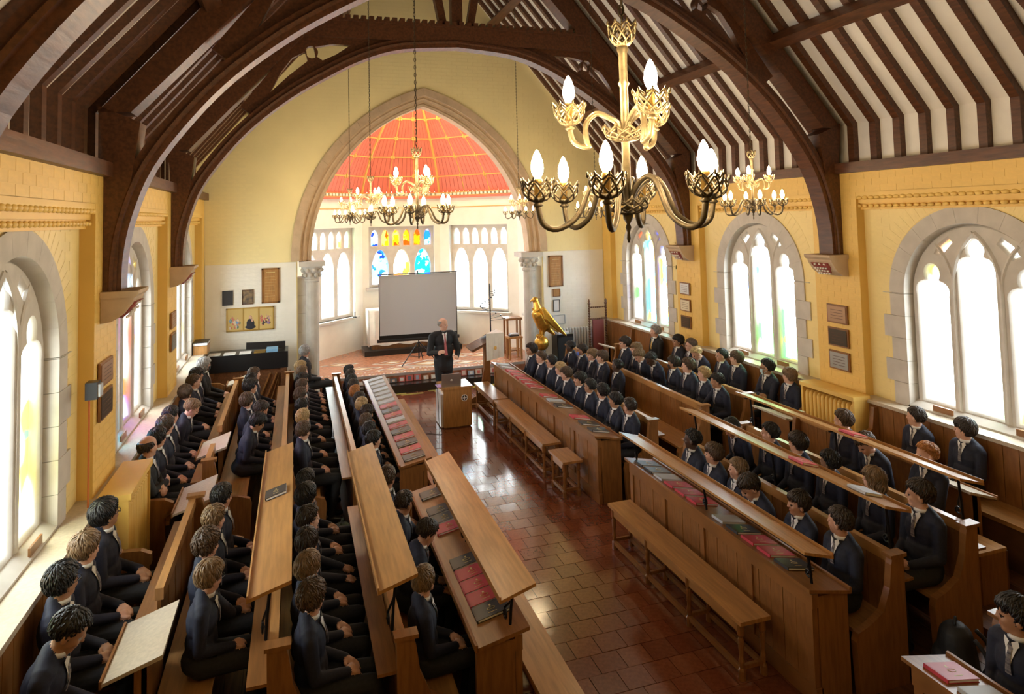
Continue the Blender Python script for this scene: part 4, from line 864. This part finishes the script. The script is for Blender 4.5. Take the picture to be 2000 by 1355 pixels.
# ================================================================ people
HD0 = Vector((0, 0, 1.03))
def hand(pr, w_, d, nrm, M='skin', k=1.0):
    """palm, four bent fingers of different length and a thumb; d: pointing direction, nrm: back of the hand"""
    d = Vector(d).normalized(); nrm = (Vector(nrm)-d*Vector(nrm).dot(d)).normalized(); sd = d.cross(nrm); w_ = Vector(w_)
    pr.append(('cone', w_+d*.015, w_+d*.06*k, .023*k, .026*k, M)); pr.append(('cone', w_+d*.03+sd*.014*k, w_+d*.065*k+sd*.018*k, .018*k, .017*k, M)); pr.append(('cone', w_+d*.03-sd*.014*k, w_+d*.065*k-sd*.018*k, .018*k, .017*k, M))
    for i, L in enumerate((.052, .062, .058, .044)):
        b0 = w_+d*.075*k+sd*(.030-.0195*i)*k; m_ = b0+d*L*.55*k-nrm*.006; e_ = m_+(d*.55-nrm*.75).normalized()*L*.5*k
        pr.append(('cone', b0, m_, .0098*k, .009*k, M)); pr.append(('cone', m_, e_, .009*k, .0078*k, M))
    th = w_+d*.03*k+sd*.03*k; m_ = th+(d*.5+sd*.8).normalized()*.03*k; pr.append(('cone', th, m_, .013*k, .011*k, M)); pr.append(('cone', m_, m_+(d*.9-nrm*.3).normalized()*.03*k, .011*k, .009*k, M))
def head_prims(pr, HM):
    def E_(c, r): pr.append(('ell', HM, Vector(c), Vector(r), 'skin'))
    E_((0, -.003, 1.150), (.075, .093, .085)); E_((0, .024, 1.105), (.061, .066, .090)); E_((0, .044, 1.046), (.040, .042, .032)); E_((0, .070, 1.142), (.046, .020, .014))
    for s in (-1, 1): E_((s*.077, -.008, 1.108), (.011, .020, .030)); E_((s*.032, .062, 1.092), (.022, .022, .022))
    E_((0, .090, 1.118), (.010, .016, .022)); E_((0, .099, 1.099), (.0145, .014, .011)); E_((0, .082, 1.066), (.022, .012, .010))
def seated(yaw, pitch=0, lean=0, arms='lap', sx=1, tilt=0):
    pr = []; T_ = Matrix.Translation((0, 0, .5)) @ Matrix.Rotation(-math.radians(lean), 4, 'X') @ Matrix.Translation((0, 0, -.5))
    HM = T_ @ Matrix.Translation(HD0) @ Matrix.Rotation(math.radians(lean*.6), 4, 'X') @ Matrix.Rotation(-math.radians(yaw)*sx, 4, 'Z') @ Matrix.Rotation(-math.radians(pitch), 4, 'X') @ Matrix.Rotation(math.radians(tilt), 4, 'Y') @ Matrix.Translation(-HD0+Vector((0, .004, -.024)))
    c = lambda a, b_, ra, rb, g, M=None: pr.append(('cone', (M or Matrix()) @ Vector(a), (M or Matrix()) @ Vector(b_), ra, rb, g))
    I = Matrix(); pr.append(('ell', I, Vector((0, 0, .55)), Vector((.150, .12, .105)), 'trousers'))
    for s in (-1, 1):
        c((s*.078, .02, .528), (s*.085, .40, .522), .082, .060, 'trousers'); c((s*.085, .40, .515), (s*.09, .33, .11), .058, .041, 'trousers'); c((s*.09, .31, .052), (s*.10, .44, .038), .041, .033, 'shoe')
    pr.append(('ell', T_, Vector((0, .0, .665)), Vector((.140, .112, .15)), 'jacket')); pr.append(('ell', T_, Vector((0, -.01, .82)), Vector((.148, .110, .16)), 'jacket'))
    c((-.112, -.012, .925), (.112, -.012, .925), .062, .062, 'jacket', T_); c((0, -.012, .95), (0, -.012, .985), .078, .056, 'jacket', T_); c((-.10, -.02, .94), (0, -.03, .99), .05, .05, 'jacket', T_); c((.10, -.02, .94), (0, -.03, .99), .05, .05, 'jacket', T_); c((0, 0, .98), (0, .012, 1.06), .049, .046, 'skin', T_)
    for s in (-1, 1):
        sh = T_ @ Vector((s*.140, -.012, .905)); k = s*sx
        if arms == 'fold': el, wr, d, n = (s*.158, .08, .70), (-s*.02, .17, .70+.03*s), (-s, .1, .1), (0, 1, .3)
        elif arms == 'face' and k > 0: el, wr, d, n = (s*.15, .20, .74), tuple(HM @ Vector((s*.085, .06, 1.0))), tuple((HM @ Vector((s*.06, .05, 1.2)))-(HM @ Vector((s*.085, .06, 1.0)))), (s, .4, 0)
        elif arms == 'knees': el, wr, d, n = (s*.160, .07, .68), (s*.10, .29, .605), (-s*.2, 1, -.25), (0, .2, 1)
        else: el, wr, d, n = (s*.160, .02, .67), (s*.075, .225, .625), (-s*.75, .65, -.1), (0, .3, 1)
        c(sh, el, .054, .044, 'jacket'); c(el, wr, .043, .032, 'jacket'); hand(pr, wr, d, n)
    head_prims(pr, HM); return pr, T_, HM
def standing():
    pr = []; I = Matrix(); k = 1.17; off = Vector((0, 0, .385)); T_ = Matrix.Translation(off)
    HM = Matrix.Translation(off) @ Matrix.Translation(HD0) @ Matrix.Rotation(math.radians(38), 4, 'Z') @ Matrix.Translation(-HD0)
    c = lambda a, b_, ra, rb, g: pr.append(('cone', Vector(a), Vector(b_), ra, rb, g))
    for s in (-1, 1):
        st = .05*s; c((s*.09, 0, .86), (s*.10, .01+st, .48), .095, .066, 'trousers'); c((s*.10, .01+st, .48), (s*.11, -.02+st, .09), .066, .048, 'trousers'); c((s*.11, -.03+st, .05), (s*.13, .15+st, .04), .045, .036, 'shoe')
    pr.append(('ell', I, Vector((0, 0, .93)), Vector((.17, .125, .14)), 'trousers')); pr.append(('ell', I, Vector((0, 0, 1.02)), Vector((.185, .14, .22)), 'jacket')); pr.append(('ell', I, Vector((0, -.01, 1.22)), Vector((.185, .125, .18)), 'jacket')); c((0, 0, .78), (0, 0, .95), .165, .16, 'jacket')
    c((-.15, -.012, 1.325), (.15, -.012, 1.325), .07, .07, 'jacket'); c((0, 0, 1.34), (0, 0, 1.375), .08, .062, 'jacket'); c((0, 0, 1.37), (0, .012, 1.45), .053, .05, 'skin')
    for s in (-1, 1):
        el = (s*.27, .03, 1.02); wr = (s*.17, .25, 1.0+.06*s); c((s*.205, -.012, 1.30), el, .064, .054, 'jacket'); c(el, wr, .052, .038, 'jacket'); hand(pr, wr, (-s*.35, .8, .25), (s*.7, -.1, .6), k=1.1)
    head_prims(pr, HM); return pr, T_, HM
GI = {'skin': 0, 'jacket': 1, 'trousers': 2, 'shoe': 3, 'eye': 4, 'lip': 5}
def body_mesh(pr, HM, voxel=.0085):
    mb_ = MB()
    for p in pr:
        if p[0] == 'cone': rcone(mb_, p[1], p[2], p[3], p[4], NAVY, 1, 12)
        else: mb_.ell(p[2], p[3], NAVY, 16, p[1])
    me = remesh(mb_, 'body', voxel, 3); n = len(me.vertices); co = np.empty(n*3, np.float32); me.vertices.foreach_get('co', co); co = co.reshape(-1, 3)
    best = np.full(n, 9., np.float32); lab = np.zeros(n, np.int32)
    for p in pr:
        if p[0] == 'cone':
            a, b_ = np.array(p[1]), np.array(p[2]); ab = b_-a; t = np.clip(((co-a)@ab)/max(1e-9, ab@ab), 0, 1); d = np.linalg.norm(co-(a+t[:, None]*ab), axis=1)-(p[3]+(p[4]-p[3])*t); g = p[5]
        else:
            Mi = np.array(p[1].inverted()); q = co@Mi[:3, :3].T+Mi[:3, 3]; q = (q-np.array(p[2]))/np.array(p[3]); d = (np.linalg.norm(q, axis=1)-1)*min(p[3]); g = p[4]
        w_ = d < best; best[w_] = d[w_]; lab[w_] = GI[g]
    Mi = np.array(HM.inverted()); q = co@Mi[:3, :3].T+Mi[:3, 3]
    nf = len(me.polygons); li = np.empty(len(me.loops), np.int32); me.loops.foreach_get('vertex_index', li); ls = np.empty(nf, np.int32); me.polygons.foreach_get('loop_start', ls)
    fl = lab[li[ls]]; fc_ = np.empty(nf*3, np.float32); me.polygons.foreach_get('center', fc_); fq = fc_.reshape(-1, 3)@Mi[:3, :3].T+Mi[:3, 3]
    for s in (-1, 1):
        e_ = (np.abs((fq-np.array((s*.031, .08, 1.118)))/np.array((.014, .03, .0075)))**2).sum(1) < 1; fl[e_ & (fl == 0)] = 4
    e_ = (np.abs((fq-np.array((0, .09, 1.066)))/np.array((.022, .03, .007)))**2).sum(1) < 1; fl[e_ & (fl == 0)] = 5
    for M in (SKIN['fair'], NAVY, TROU, SHOE, EYE, LIP): me.materials.append(M)
    while len(me.materials) > 6: me.materials.pop(index=0)
    me.polygons.foreach_set('material_index', fl.astype(np.int32)); me.update(); return me
from mathutils import noise as mnoise
def hair_mesh(style, seed):
    th_, hf, hs, hb, rough = dict(short=(.05, .50, .08, -.62, .02), crop=(.02, .52, .10, -.55, .01), mop=(.13, .30, -.12, -.78, .04), swept=(.11, .36, .0, -.70, .035), curly=(.12, .40, .02, -.68, .085), long=(.15, .28, -.75, -1.1, .03), bald=(.0, .9, .0, -.62, .01))[style]
    nu, nv = 56, 30; v = []; R_ = Vector((.0775, .096, .0885)); c = Vector((0, -.004, 1.149))
    ss = lambda a, b_, x: (lambda t: t*t*(3-2*t))(min(1, max(0, (x-a)/(b_-a))))
    for i in range(nv+1):
        t = PI*i/nv
        for j in range(nu):
            f = 2*PI*j/nu; d = Vector((math.sin(t)*math.cos(f), math.sin(t)*math.sin(f), math.cos(t)))
            hl = hf+(hs-hf)*ss(.62, .22, d.y) if d.y > .2 else hs+(hb-hs)*ss(.2, -.12, d.y)
            hl += .10*mnoise.noise(Vector((d.x*7+seed, d.y*3, seed)))
            m_ = ss(hl-.10, hl+.07, d.z)
            if style == 'bald': m_ *= ss(.52, .30, d.z)*ss(.35, .1, d.y)
            nz = mnoise.noise(Vector((d.x*4+seed, d.y*4, d.z*3)))*.05+mnoise.noise(Vector((math.cos(f)*9+seed, math.sin(f)*9, t*2.0)))*rough+mnoise.noise(Vector((math.cos(f)*17, math.sin(f)*17+seed, t*(14 if style == 'curly' else 2.5))))*rough*.7
            r_ = .88+m_*(.155+th_*(.55+.45*max(0, d.z+.2))+nz+(.05*d.x*(1 if seed % 2 else -1)*max(0, d.y) if style == 'swept' else 0))
            lo = Vector((0, 0, 0))
            if style == 'long' and d.z < -.2 and d.y < .35: lo.z = -.05*min(1, (-.2-d.z)*2)*m_
            v.append(c+Vector((R_.x*d.x*r_, R_.y*d.y*r_, R_.z*d.z*r_))+lo)
    fs = [(i*nu+j, (i+1)*nu+j, (i+1)*nu+(j+1) % nu, i*nu+(j+1) % nu) for i in range(nv) for j in range(nu)]
    mb_ = MB().add(v, fs, HAIR['brown']); rn = random.Random(seed*31+len(style)); cr_ = Vector((.12*(1 if seed % 2 else -1), -.30, .95)).normalized()
    def rad(d):
        t = math.acos(max(-1, min(1, d.z))); f = math.atan2(d.y, d.x) % (2*PI); i, j = min(nv-1, int(t/PI*nv)), int(f/(2*PI)*nu) % nu; q = v[i*nu+j]-c; return Vector((q.x/R_.x, q.y/R_.y, q.z/R_.z)).length
    want = dict(short=420, crop=260, mop=420, swept=420, curly=520, long=420, bald=90)[style]; made = 0; tries = 0
    while made < want and tries < 9000:
        tries += 1; d = Vector((rn.gauss(0, 1), rn.gauss(0, 1), rn.gauss(0, 1))).normalized(); r0_ = rad(d)
        if r0_ < 1.0: continue
        made += 1; ax = cr_.cross(d)
        if ax.length < .05: ax = Vector((rn.gauss(0, 1), rn.gauss(0, 1), 0))
        ax = (ax.normalized()+Vector((rn.gauss(0, .25), rn.gauss(0, .25), rn.gauss(0, .25)))).normalized(); L_ = rn.uniform(.25, .55)*(1.5 if style in ('mop', 'long') else .6 if style in ('crop', 'bald') else 1); P_ = []
        if rad(Matrix.Rotation(L_, 3, ax) @ d) < .97: L_ *= .6 if style == 'mop' else .35
        for k in range(4):
            q = Matrix.Rotation(L_*k/3, 3, ax) @ d; rr_ = max(rad(q), .985)+(.012, .03, .03, .012)[k]+(rn.uniform(-.04, .05) if style == 'curly' else rn.uniform(-.008, .014)); P_.append(c+Vector((R_.x*q.x*rr_, R_.y*q.y*rr_, R_.z*q.z*rr_)))
        mb_.tube(P_, [.0045, .0062, .005, .0012], HAIR['brown'], 4, False)
    o = mb_.build('hair', None, True); me = o.data; bpy.data.objects.remove(o); return me
HM_ = {(s_, k): hair_mesh(s_, k+1) for s_ in ('short', 'crop', 'mop', 'swept', 'curly', 'long', 'bald') for k in range(2)}
POSES = {}
def front_fn(me, Tinv):
    n = len(me.vertices); co = np.empty(n*3, np.float32); me.vertices.foreach_get('co', co); co = co.reshape(-1, 3); M_ = np.array(Tinv); q = co@M_[:3, :3].T+M_[:3, 3]
    def fy(x, z):
        w_ = (np.abs(q[:, 0]-x) < .012) & (np.abs(q[:, 2]-z) < .012) & (q[:, 1] < .2); return float(q[w_, 1].max()) if w_.any() else .06
    return fy
def shirt_tie(me, T_, dz, tie, long_=0):
    fy = front_fn(me, T_.inverted()); dz = 0
    sh = MB(); v = []; fs = []; Z = [.955-.02*i for i in range(8+long_)]; W_ = [max(.004, .036*(1-i/(7.5+long_))) for i in range(8+long_)]
    for z, w_ in zip(Z, W_):
        for x in (-w_, -w_/2, 0, w_/2, w_): v.append((x, fy(x, z)+.004, z))
    for i in range(len(Z)-1):
        for k in range(4): fs.append((5*i+k, 5*i+k+1, 5*i+6+k, 5*i+5+k))
    sh.add(v, fs, SHIRT)
    for s in (-1, 1): sh.add([(s*.006, fy(s*.012, .955)+.014, .972), (s*.04, fy(s*.04, .965)+.012, .992), (s*.045, fy(s*.04, .955)+.008, .960), (s*.024, fy(s*.024, .93)+.013, .930)], [(0, 1, 2, 3)], SHIRT)
    sh.lathe([(.056, 0), (.056, .028), (.052, .028), (.052, 0)], SHIRT, 16, (0, .002, .978))
    ti = MB(); v = []; zs = [.962, .945, .93]+[.92-.025*i for i in range(6+long_)]; ws = [.013, .017, .010]+[.011+.0016*i for i in range(6+long_)]
    for z, w_ in zip(zs, ws): y = fy(0, z)+.011; v += [(-w_, y, z), (0, y+.004, z), (w_, y, z)]
    fs = []
    for i in range(len(zs)-1): fs += [(3*i, 3*i+1, 3*i+4, 3*i+3), (3*i+1, 3*i+2, 3*i+5, 3*i+4)]
    ti.add(v, fs, tie); a, b_ = sh.build('shirt_collar', None, True), ti.build('tie', None, True); r = (a.data, b_.data); bpy.data.objects.remove(a); bpy.data.objects.remove(b_); return r
def get_pose(key, sx):
    if (key, sx) not in POSES:
        kw = dict(T=dict(yaw=70), U=dict(yaw=52, tilt=3), F=dict(yaw=27, arms='knees'), D=dict(yaw=15, pitch=28, lean=16, arms='knees'), A=dict(yaw=50, arms='fold', lean=0), H=dict(yaw=40, arms='face', lean=6, pitch=6), N=dict(yaw=48, pitch=-8, lean=0), S=None)[key]
        pr, T_, HM = standing() if key == 'S' else seated(sx=sx, **kw)
        me = body_mesh(pr, HM); st = shirt_tie(me, T_, 0, TIEP if key == 'S' else TIE, 8 if key == 'S' else 0); POSES[(key, sx)] = (me, T_, HM, st)
    return POSES[(key, sx)]
gl = MB()
for s in (-1, 1): gl.tube([(s*.031+.021*math.cos(q), .099-.004*abs(math.cos(q)), 1.117+.016*math.sin(q)) for q in [2*PI*i/14 for i in range(15)]], .0022, BLACK, 5, False); gl.tube([(s*.052, .094, 1.120), (s*.074, .05, 1.122), (s*.080, -.01, 1.118)], .0022, BLACK, 5)
gl.tube([(-.010, .103, 1.120), (.010, .103, 1.120)], .0022, BLACK, 5); o = gl.build('glasses'); GLM = o.data; bpy.data.objects.remove(o)
mk = MB(); v = []; fs = []
for i in range(9):
    a = -1.25+2.5*i/8
    for j in range(6): z = 1.102-.078*j/5; bulge = .012*math.sin(PI*j/5)*math.cos(a); v.append((.070*math.sin(a), .030+(.072-.02*(j/5))*math.cos(a)+bulge, z))
fs = [(6*i+j, 6*i+6+j, 6*i+7+j, 6*i+1+j) for i in range(8) for j in range(5)]; mk.add(v, fs, SHIRT)
for s in (-1, 1): mk.tube([(s*.066, .05, 1.095), (s*.078, 0, 1.118)], .0018, SHIRT, 4); mk.tube([(s*.066, .045, 1.04), (s*.078, -.01, 1.09)], .0018, SHIRT, 4)
o = mk.build('face_mask'); MKM = o.data; bpy.data.objects.remove(o)
HN = dict(black='black', dark='dark brown', brown='brown', light='light brown', blond='blond', ginger='ginger', grey='grey')
SN = dict(short='short', crop='cropped', mop='fringed', swept='swept', curly='curly', long='long', bald='balding')
def slot(o, i, M): o.material_slots[i].link = 'OBJECT'; o.material_slots[i].material = M
USED = {}
def person(loc, rz, pose, sx, hair, style, skin, where, jacket=NAVY, scale=1, glasses=0, mask=None, adult=None, tie=None, trou=None, group=None):
    me, T_, HM, st = get_pose(pose, sx)
    who = adult or 'boy'; lab = '%s with %s %s hair%s%s%s, %s' % (who, SN[style], HN[hair], ' and glasses' if glasses else '', ' and face mask' if mask else '', '' if mask or adult else {'D': ', head bowed', 'H': ', hand raised', 'A': ', arms folded'}.get(pose, ''), where)
    t = thing('person', lab, 'person', loc, rz+random.uniform(-.02, .02), group); t.scale = (scale,)*3
    b_ = link('body', me, t); slot(b_, 0, SKIN[skin]); slot(b_, 1, jacket); slot(b_, 2, trou or TROU)
    h = link('hair', HM_[(style, random.randrange(2))], t); h.matrix_local = HM; slot(h, 0, HAIR[hair])
    a = link('shirt_collar', st[0], t); a.matrix_local = T_; a = link('tie', st[1], t); a.matrix_local = T_
    if tie: slot(a, 0, tie)
    if glasses: g = link('glasses', GLM, t); g.matrix_local = HM
    if mask: g = link('face_mask', MKM, t); g.matrix_local = HM; slot(g, 0, mask)
    return t
BM = mat('blue_mask', (.10, .18, .62), .7); LM = mat('light_blue_mask', (.45, .62, .68), .7); KM = mat('black_mask', (.012, .012, .014), .7)
HX = [1.68, 2.46, 3.17, 3.975]
RN = ('front row', 'second row', 'third row', 'wall bench')
SEATZ = [.44, .54, .64, .70]
def row(s, r, blk, lst):
    y0, y1 = BD[(s, blk)] if r < 2 else ROW3[blk][0] if r == 2 else {'A': (7.58, 12.6), 'B': (4.2, 6.5)}[blk]
    lst = sorted(lst, key=lambda e: e[0]); lo, hi = y0+.225, y1-.225; gap = min(.415, (hi-lo)/max(1, len(lst)-1)); Y = [e[0] for e in lst]
    for _ in range(400):
        for i in range(len(Y)-1):
            d = gap-(Y[i+1]-Y[i])
            if d > 0: Y[i] -= d/2; Y[i+1] += d/2
        Y = [min(max(y, lo), hi) for y in Y]
    lst = [(y,)+tuple(e[1:]) for y, e in zip(Y, lst)]
    for e_ in lst:
        y, hair, style, skin = e_[:4]; kw = dict(e_[4]) if len(e_) > 4 else {}
        want = math.degrees(math.atan2(12.9-y, abs(HX[r])+.1)); ps = kw.pop('pose', None) or ('T' if want > 72 and random.random() < .5 else 'U' if want > 42 else 'F')
        if ps == 'U' and random.random() < .25: ps = random.choice('AN')
        sc_ = kw.pop('scale', random.uniform(.93, 1.0) if gap > .41 else random.uniform(.90, .93))
        person((s*(HX[r]+random.uniform(-.015, .015)), y, SEATZ[r]+.004-.444*sc_), s*PI/2, ps, s, hair, style, skin, '%s, %s, %s' % (RN[r], {'A': 'chancel block', 'B': 'middle block', 'C': 'rear block'}[blk], {-1: 'piano side', 1: 'eagle side'}[s]), scale=sc_, group='seated boys, %s %s %s' % (RN[r], blk, LR[s]) if 'adult' not in kw else None, **kw)
g_ = {'glasses': 1}
row(1, 0, 'B', [(4.52, 'dark', 'short', 'light', {'scale': 1.0}), (5.0, 'dark', 'mop', 'light', {'pose': 'F'}), (5.45, 'dark', 'swept', 'fair', {'pose': 'D'}), (5.86, 'light', 'short', 'fair'), (6.27, 'brown', 'mop', 'fair'), (6.66, 'black', 'crop', 'dark')])
row(1, 0, 'A', [(8.12, 'dark', 'crop', 'light', {'pose': 'T'}), (8.5, 'black', 'swept', 'tan'), (9.0, 'black', 'curly', 'light', {'pose': 'T'}), (9.42, 'black', 'short', 'tan', g_), (9.82, 'black', 'mop', 'light', {'pose': 'F'}), (10.2, 'brown', 'curly', 'fair', {'pose': 'H'}), (10.6, 'blond', 'mop', 'fair'), (11.05, 'black', 'short', 'light', g_), (11.52, 'brown', 'short', 'fair', g_), (12.06, 'dark', 'curly', 'tan', {'scale': 1.04})])
row(1, 1, 'A', [(10.05, 'black', 'crop', 'dark', {'pose': 'U'}), (10.6, 'brown', 'mop', 'fair'), (11.02, 'light', 'mop', 'fair'), (11.45, 'dark', 'swept', 'tan', {'mask': BM}), (11.9, 'black', 'crop', 'dark', {'pose': 'H'})])
row(1, 1, 'B', [(4.45, 'dark', 'swept', 'fair', {'scale': 1.04, 'pose': 'U'}), (4.93, 'light', 'long', 'fair', {'pose': 'T'}), (5.46, 'black', 'curly', 'brown', {'pose': 'T'}), (5.93, 'dark', 'mop', 'light', {'pose': 'T'}), (6.33, 'black', 'short', 'light', {'pose': 'U'}), (6.78, 'black', 'mop', 'light', {'pose': 'D'})])
row(1, 2, 'A', [(8.1, 'black', 'short', 'tan', {'pose': 'H'}), (8.5, 'blond', 'short', 'fair'), (8.95, 'brown', 'curly', 'fair', {'scale': 1.0}), (9.35, 'dark', 'mop', 'tan', {'mask': KM}), (9.85, 'black', 'crop', 'dark', {'pose': 'D'}), (10.25, 'light', 'curly', 'fair', {'pose': 'D'}), (10.62, 'light', 'mop', 'fair'), (11.0, 'dark', 'mop', 'fair')])
row(1, 2, 'B', [(5.0, 'ginger', 'short', 'fair', {'pose': 'F', 'scale': .98}), (5.55, 'brown', 'curly', 'fair', {'pose': 'D'}), (6.02, 'brown', 'short', 'fair', {'pose': 'T', 'scale': 1.03})])
row(1, 3, 'B', [(5.25, 'dark', 'mop', 'fair', {'pose': 'T'}), (5.8, 'dark', 'short', 'fair', {'pose': 'T'})])
row(1, 3, 'A', [(7.78, 'light', 'mop', 'fair', {'pose': 'T'}), (8.25, 'black', 'short', 'tan', {'mask': LM, 'glasses': 1, 'scale': 1.02}), (8.98, 'brown', 'mop', 'fair'), (9.38, 'black', 'short', 'light'), (9.76, 'blond', 'crop', 'fair', {'pose': 'D'}), (10.22, 'brown', 'short', 'fair', g_), (10.66, 'black', 'mop', 'tan'), (11.45, 'grey', 'short', 'fair', {'adult': 'older man in suit', 'scale': 1.05, 'pose': 'U', 'tie': GILT, 'jacket': SUIT})])
row(1, 0, 'C', [(3.12, 'black', 'mop', 'tan', {'pose': 'U', 'scale': 1.02})])
row(-1, 0, 'A', [(y, *q) for y, q in zip((12.35, 11.92, 11.5, 11.09, 10.7, 10.3, 9.92, 9.5, 8.93, 8.47, 8.06), (('black', 'short', 'light'), ('dark', 'crop', 'tan'), ('black', 'short', 'tan'), ('dark', 'mop', 'fair'), ('ginger', 'short', 'fair'), ('dark', 'short', 'light'), ('blond', 'mop', 'fair'), ('dark', 'curly', 'light', {'pose': 'H'}), ('brown', 'short', 'light'), ('black', 'short', 'tan'), ('black', 'swept', 'light', {'pose': 'F'})))])
row(-1, 0, 'B', [(6.86, 'brown', 'short', 'light'), (6.28, 'dark', 'crop', 'tan', {'pose': 'H'}), (5.7, 'dark', 'short', 'light', {'pose': 'D'}), (4.9, 'light', 'short', 'fair', {'pose': 'U'})])
row(-1, 1, 'A', [(12.2, 'blond', 'curly', 'fair'), (11.8, 'light', 'short', 'fair'), (11.2, 'black', 'mop', 'tan'), (10.68, 'brown', 'short', 'fair', g_), (10.2, 'brown', 'curly', 'fair'), (9.6, 'black', 'short', 'light'), (8.98, 'blond', 'short', 'fair'), (8.42, 'brown', 'short', 'fair')])
row(-1, 1, 'B', [(6.75, 'black', 'short', 'tan'), (6.22, 'black', 'mop', 'light'), (5.75, 'dark', 'short', 'fair', {'pose': 'F'}), (5.28, 'dark', 'mop', 'light', {'pose': 'T'}), (4.88, 'light', 'mop', 'fair', {'pose': 'U'}), (4.47, 'brown', 'curly', 'light', {'pose': 'U'})])
row(-1, 2, 'A', [(11.42, 'brown', 'short', 'fair'), (10.98, 'black', 'crop', 'dark', g_), (10.5, 'black', 'mop', 'light'), (9.75, 'brown', 'mop', 'fair'), (9.3, 'dark', 'short', 'light', {'pose': 'D'}), (8.8, 'black', 'mop', 'tan', {'pose': 'D'})])
row(-1, 2, 'B', [(6.45, 'black', 'short', 'light'), (6.02, 'light', 'short', 'fair', {'pose': 'U'}), (5.52, 'brown', 'curly', 'light'), (5.1, 'light', 'mop', 'fair', {'pose': 'H', 'glasses': 1})])
row(-1, 3, 'A', [(12.03, 'grey', 'long', 'fair', {'adult': 'woman', 'mask': KM, 'glasses': 1, 'scale': 1.0, 'jacket': SUIT, 'pose': 'F'}), (11.4, 'black', 'mop', 'tan'), (10.9, 'brown', 'short', 'fair'), (10.2, 'brown', 'mop', 'fair', {'pose': 'T'}), (9.42, 'light', 'short', 'fair', {'pose': 'D'}), (9.03, 'black', 'short', 'fair'), (8.66, 'brown', 'mop', 'fair'), (8.3, 'black', 'mop', 'light'), (7.86, 'dark', 'bald', 'light', {'adult': 'man in dark suit', 'scale': 1.02, 'pose': 'A', 'jacket': CHAR})])
row(-1, 3, 'B', [(6.13, 'black', 'mop', 'tan', {'glasses': 1, 'pose': 'N', 'scale': 1.04}), (5.62, 'light', 'mop', 'fair', {'pose': 'U'}), (5.12, 'black', 'swept', 'tan', {'glasses': 1, 'pose': 'U', 'scale': 1.02}), (4.57, 'black', 'short', 'tan', {'pose': 'D', 'scale': 1.02})])
person((-2.38, 13.35, -.01), -PI/2+.3, 'N', -1, 'grey', 'short', 'fair', 'alone beside the piano', jacket=SUIT, scale=1.1, glasses=1, adult='older man in black suit')
t = thing('chair', 'plain dark wooden chair under the older man beside the piano', 'chair', (-2.43, 13.35, 0)); MB().box((-.2, -.2, .42), (.2, .2, .45), OAKD).build('seat', t); MB().box((-.23, -.2, .45), (-.2, .2, .85), OAKD).build('backrest', t)
for x in (-.18, .18):
    for y in (-.18, .18): MB().box((x-.02, y-.02, 0), (x+.02, y+.02, .42), OAKD).build('leg', t)
person((.16, 12.85, 0), PI+.12, 'S', 1, 'grey', 'bald', 'fair', 'standing in the aisle', jacket=SUIT, trou=SUIT, scale=1.06, adult='speaker in dark suit and pink tie')
# bags on the floor
def bag(loc, M, label, rz=0):
    t = thing('backpack', label, 'backpack', loc, rz); g = MB(); rcone(g, (0, 0, .12), (0, 0, .34), .15, .12, M); g.ell((0, 0, .10), (.17, .13, .10), M); g.ell((0, .10, .17), (.12, .07, .11), M)
    me_ = remesh(g, 'bag_body', .012, 3); me_.materials.clear(); me_.materials.append(M); link('bag_body', me_, t)
    for s in (-1, 1): MB().tube(smooth_curve([(s*.07, -.12, .40), (s*.09, -.19, .30), (s*.10, -.17, .12), (s*.10, -.12, .06)], 4), .016, M, 6).build('strap', t, True)
    MB().tube(smooth_curve([(-.04, 0, .45), (0, 0, .49), (.04, 0, .45)], 4), .010, M, 6).build('handle', t, True); MB().box((-.09, .165, .15), (.09, .178, .16), BLACK).build('zip', t)
bag((2.12, 3.92, .10), mat('black_nylon', (.012, .013, .016), .6, bump=.3, scale=30), 'black backpack on the floor behind the end of the front pew', .6)
bag((-2.08, 7.5, .0), mat('camouflage_cloth', (.05, .07, .03), .8, col2=(.012, .014, .012), scale=14), 'green camouflage backpack in the gap between pew blocks', 1.2)
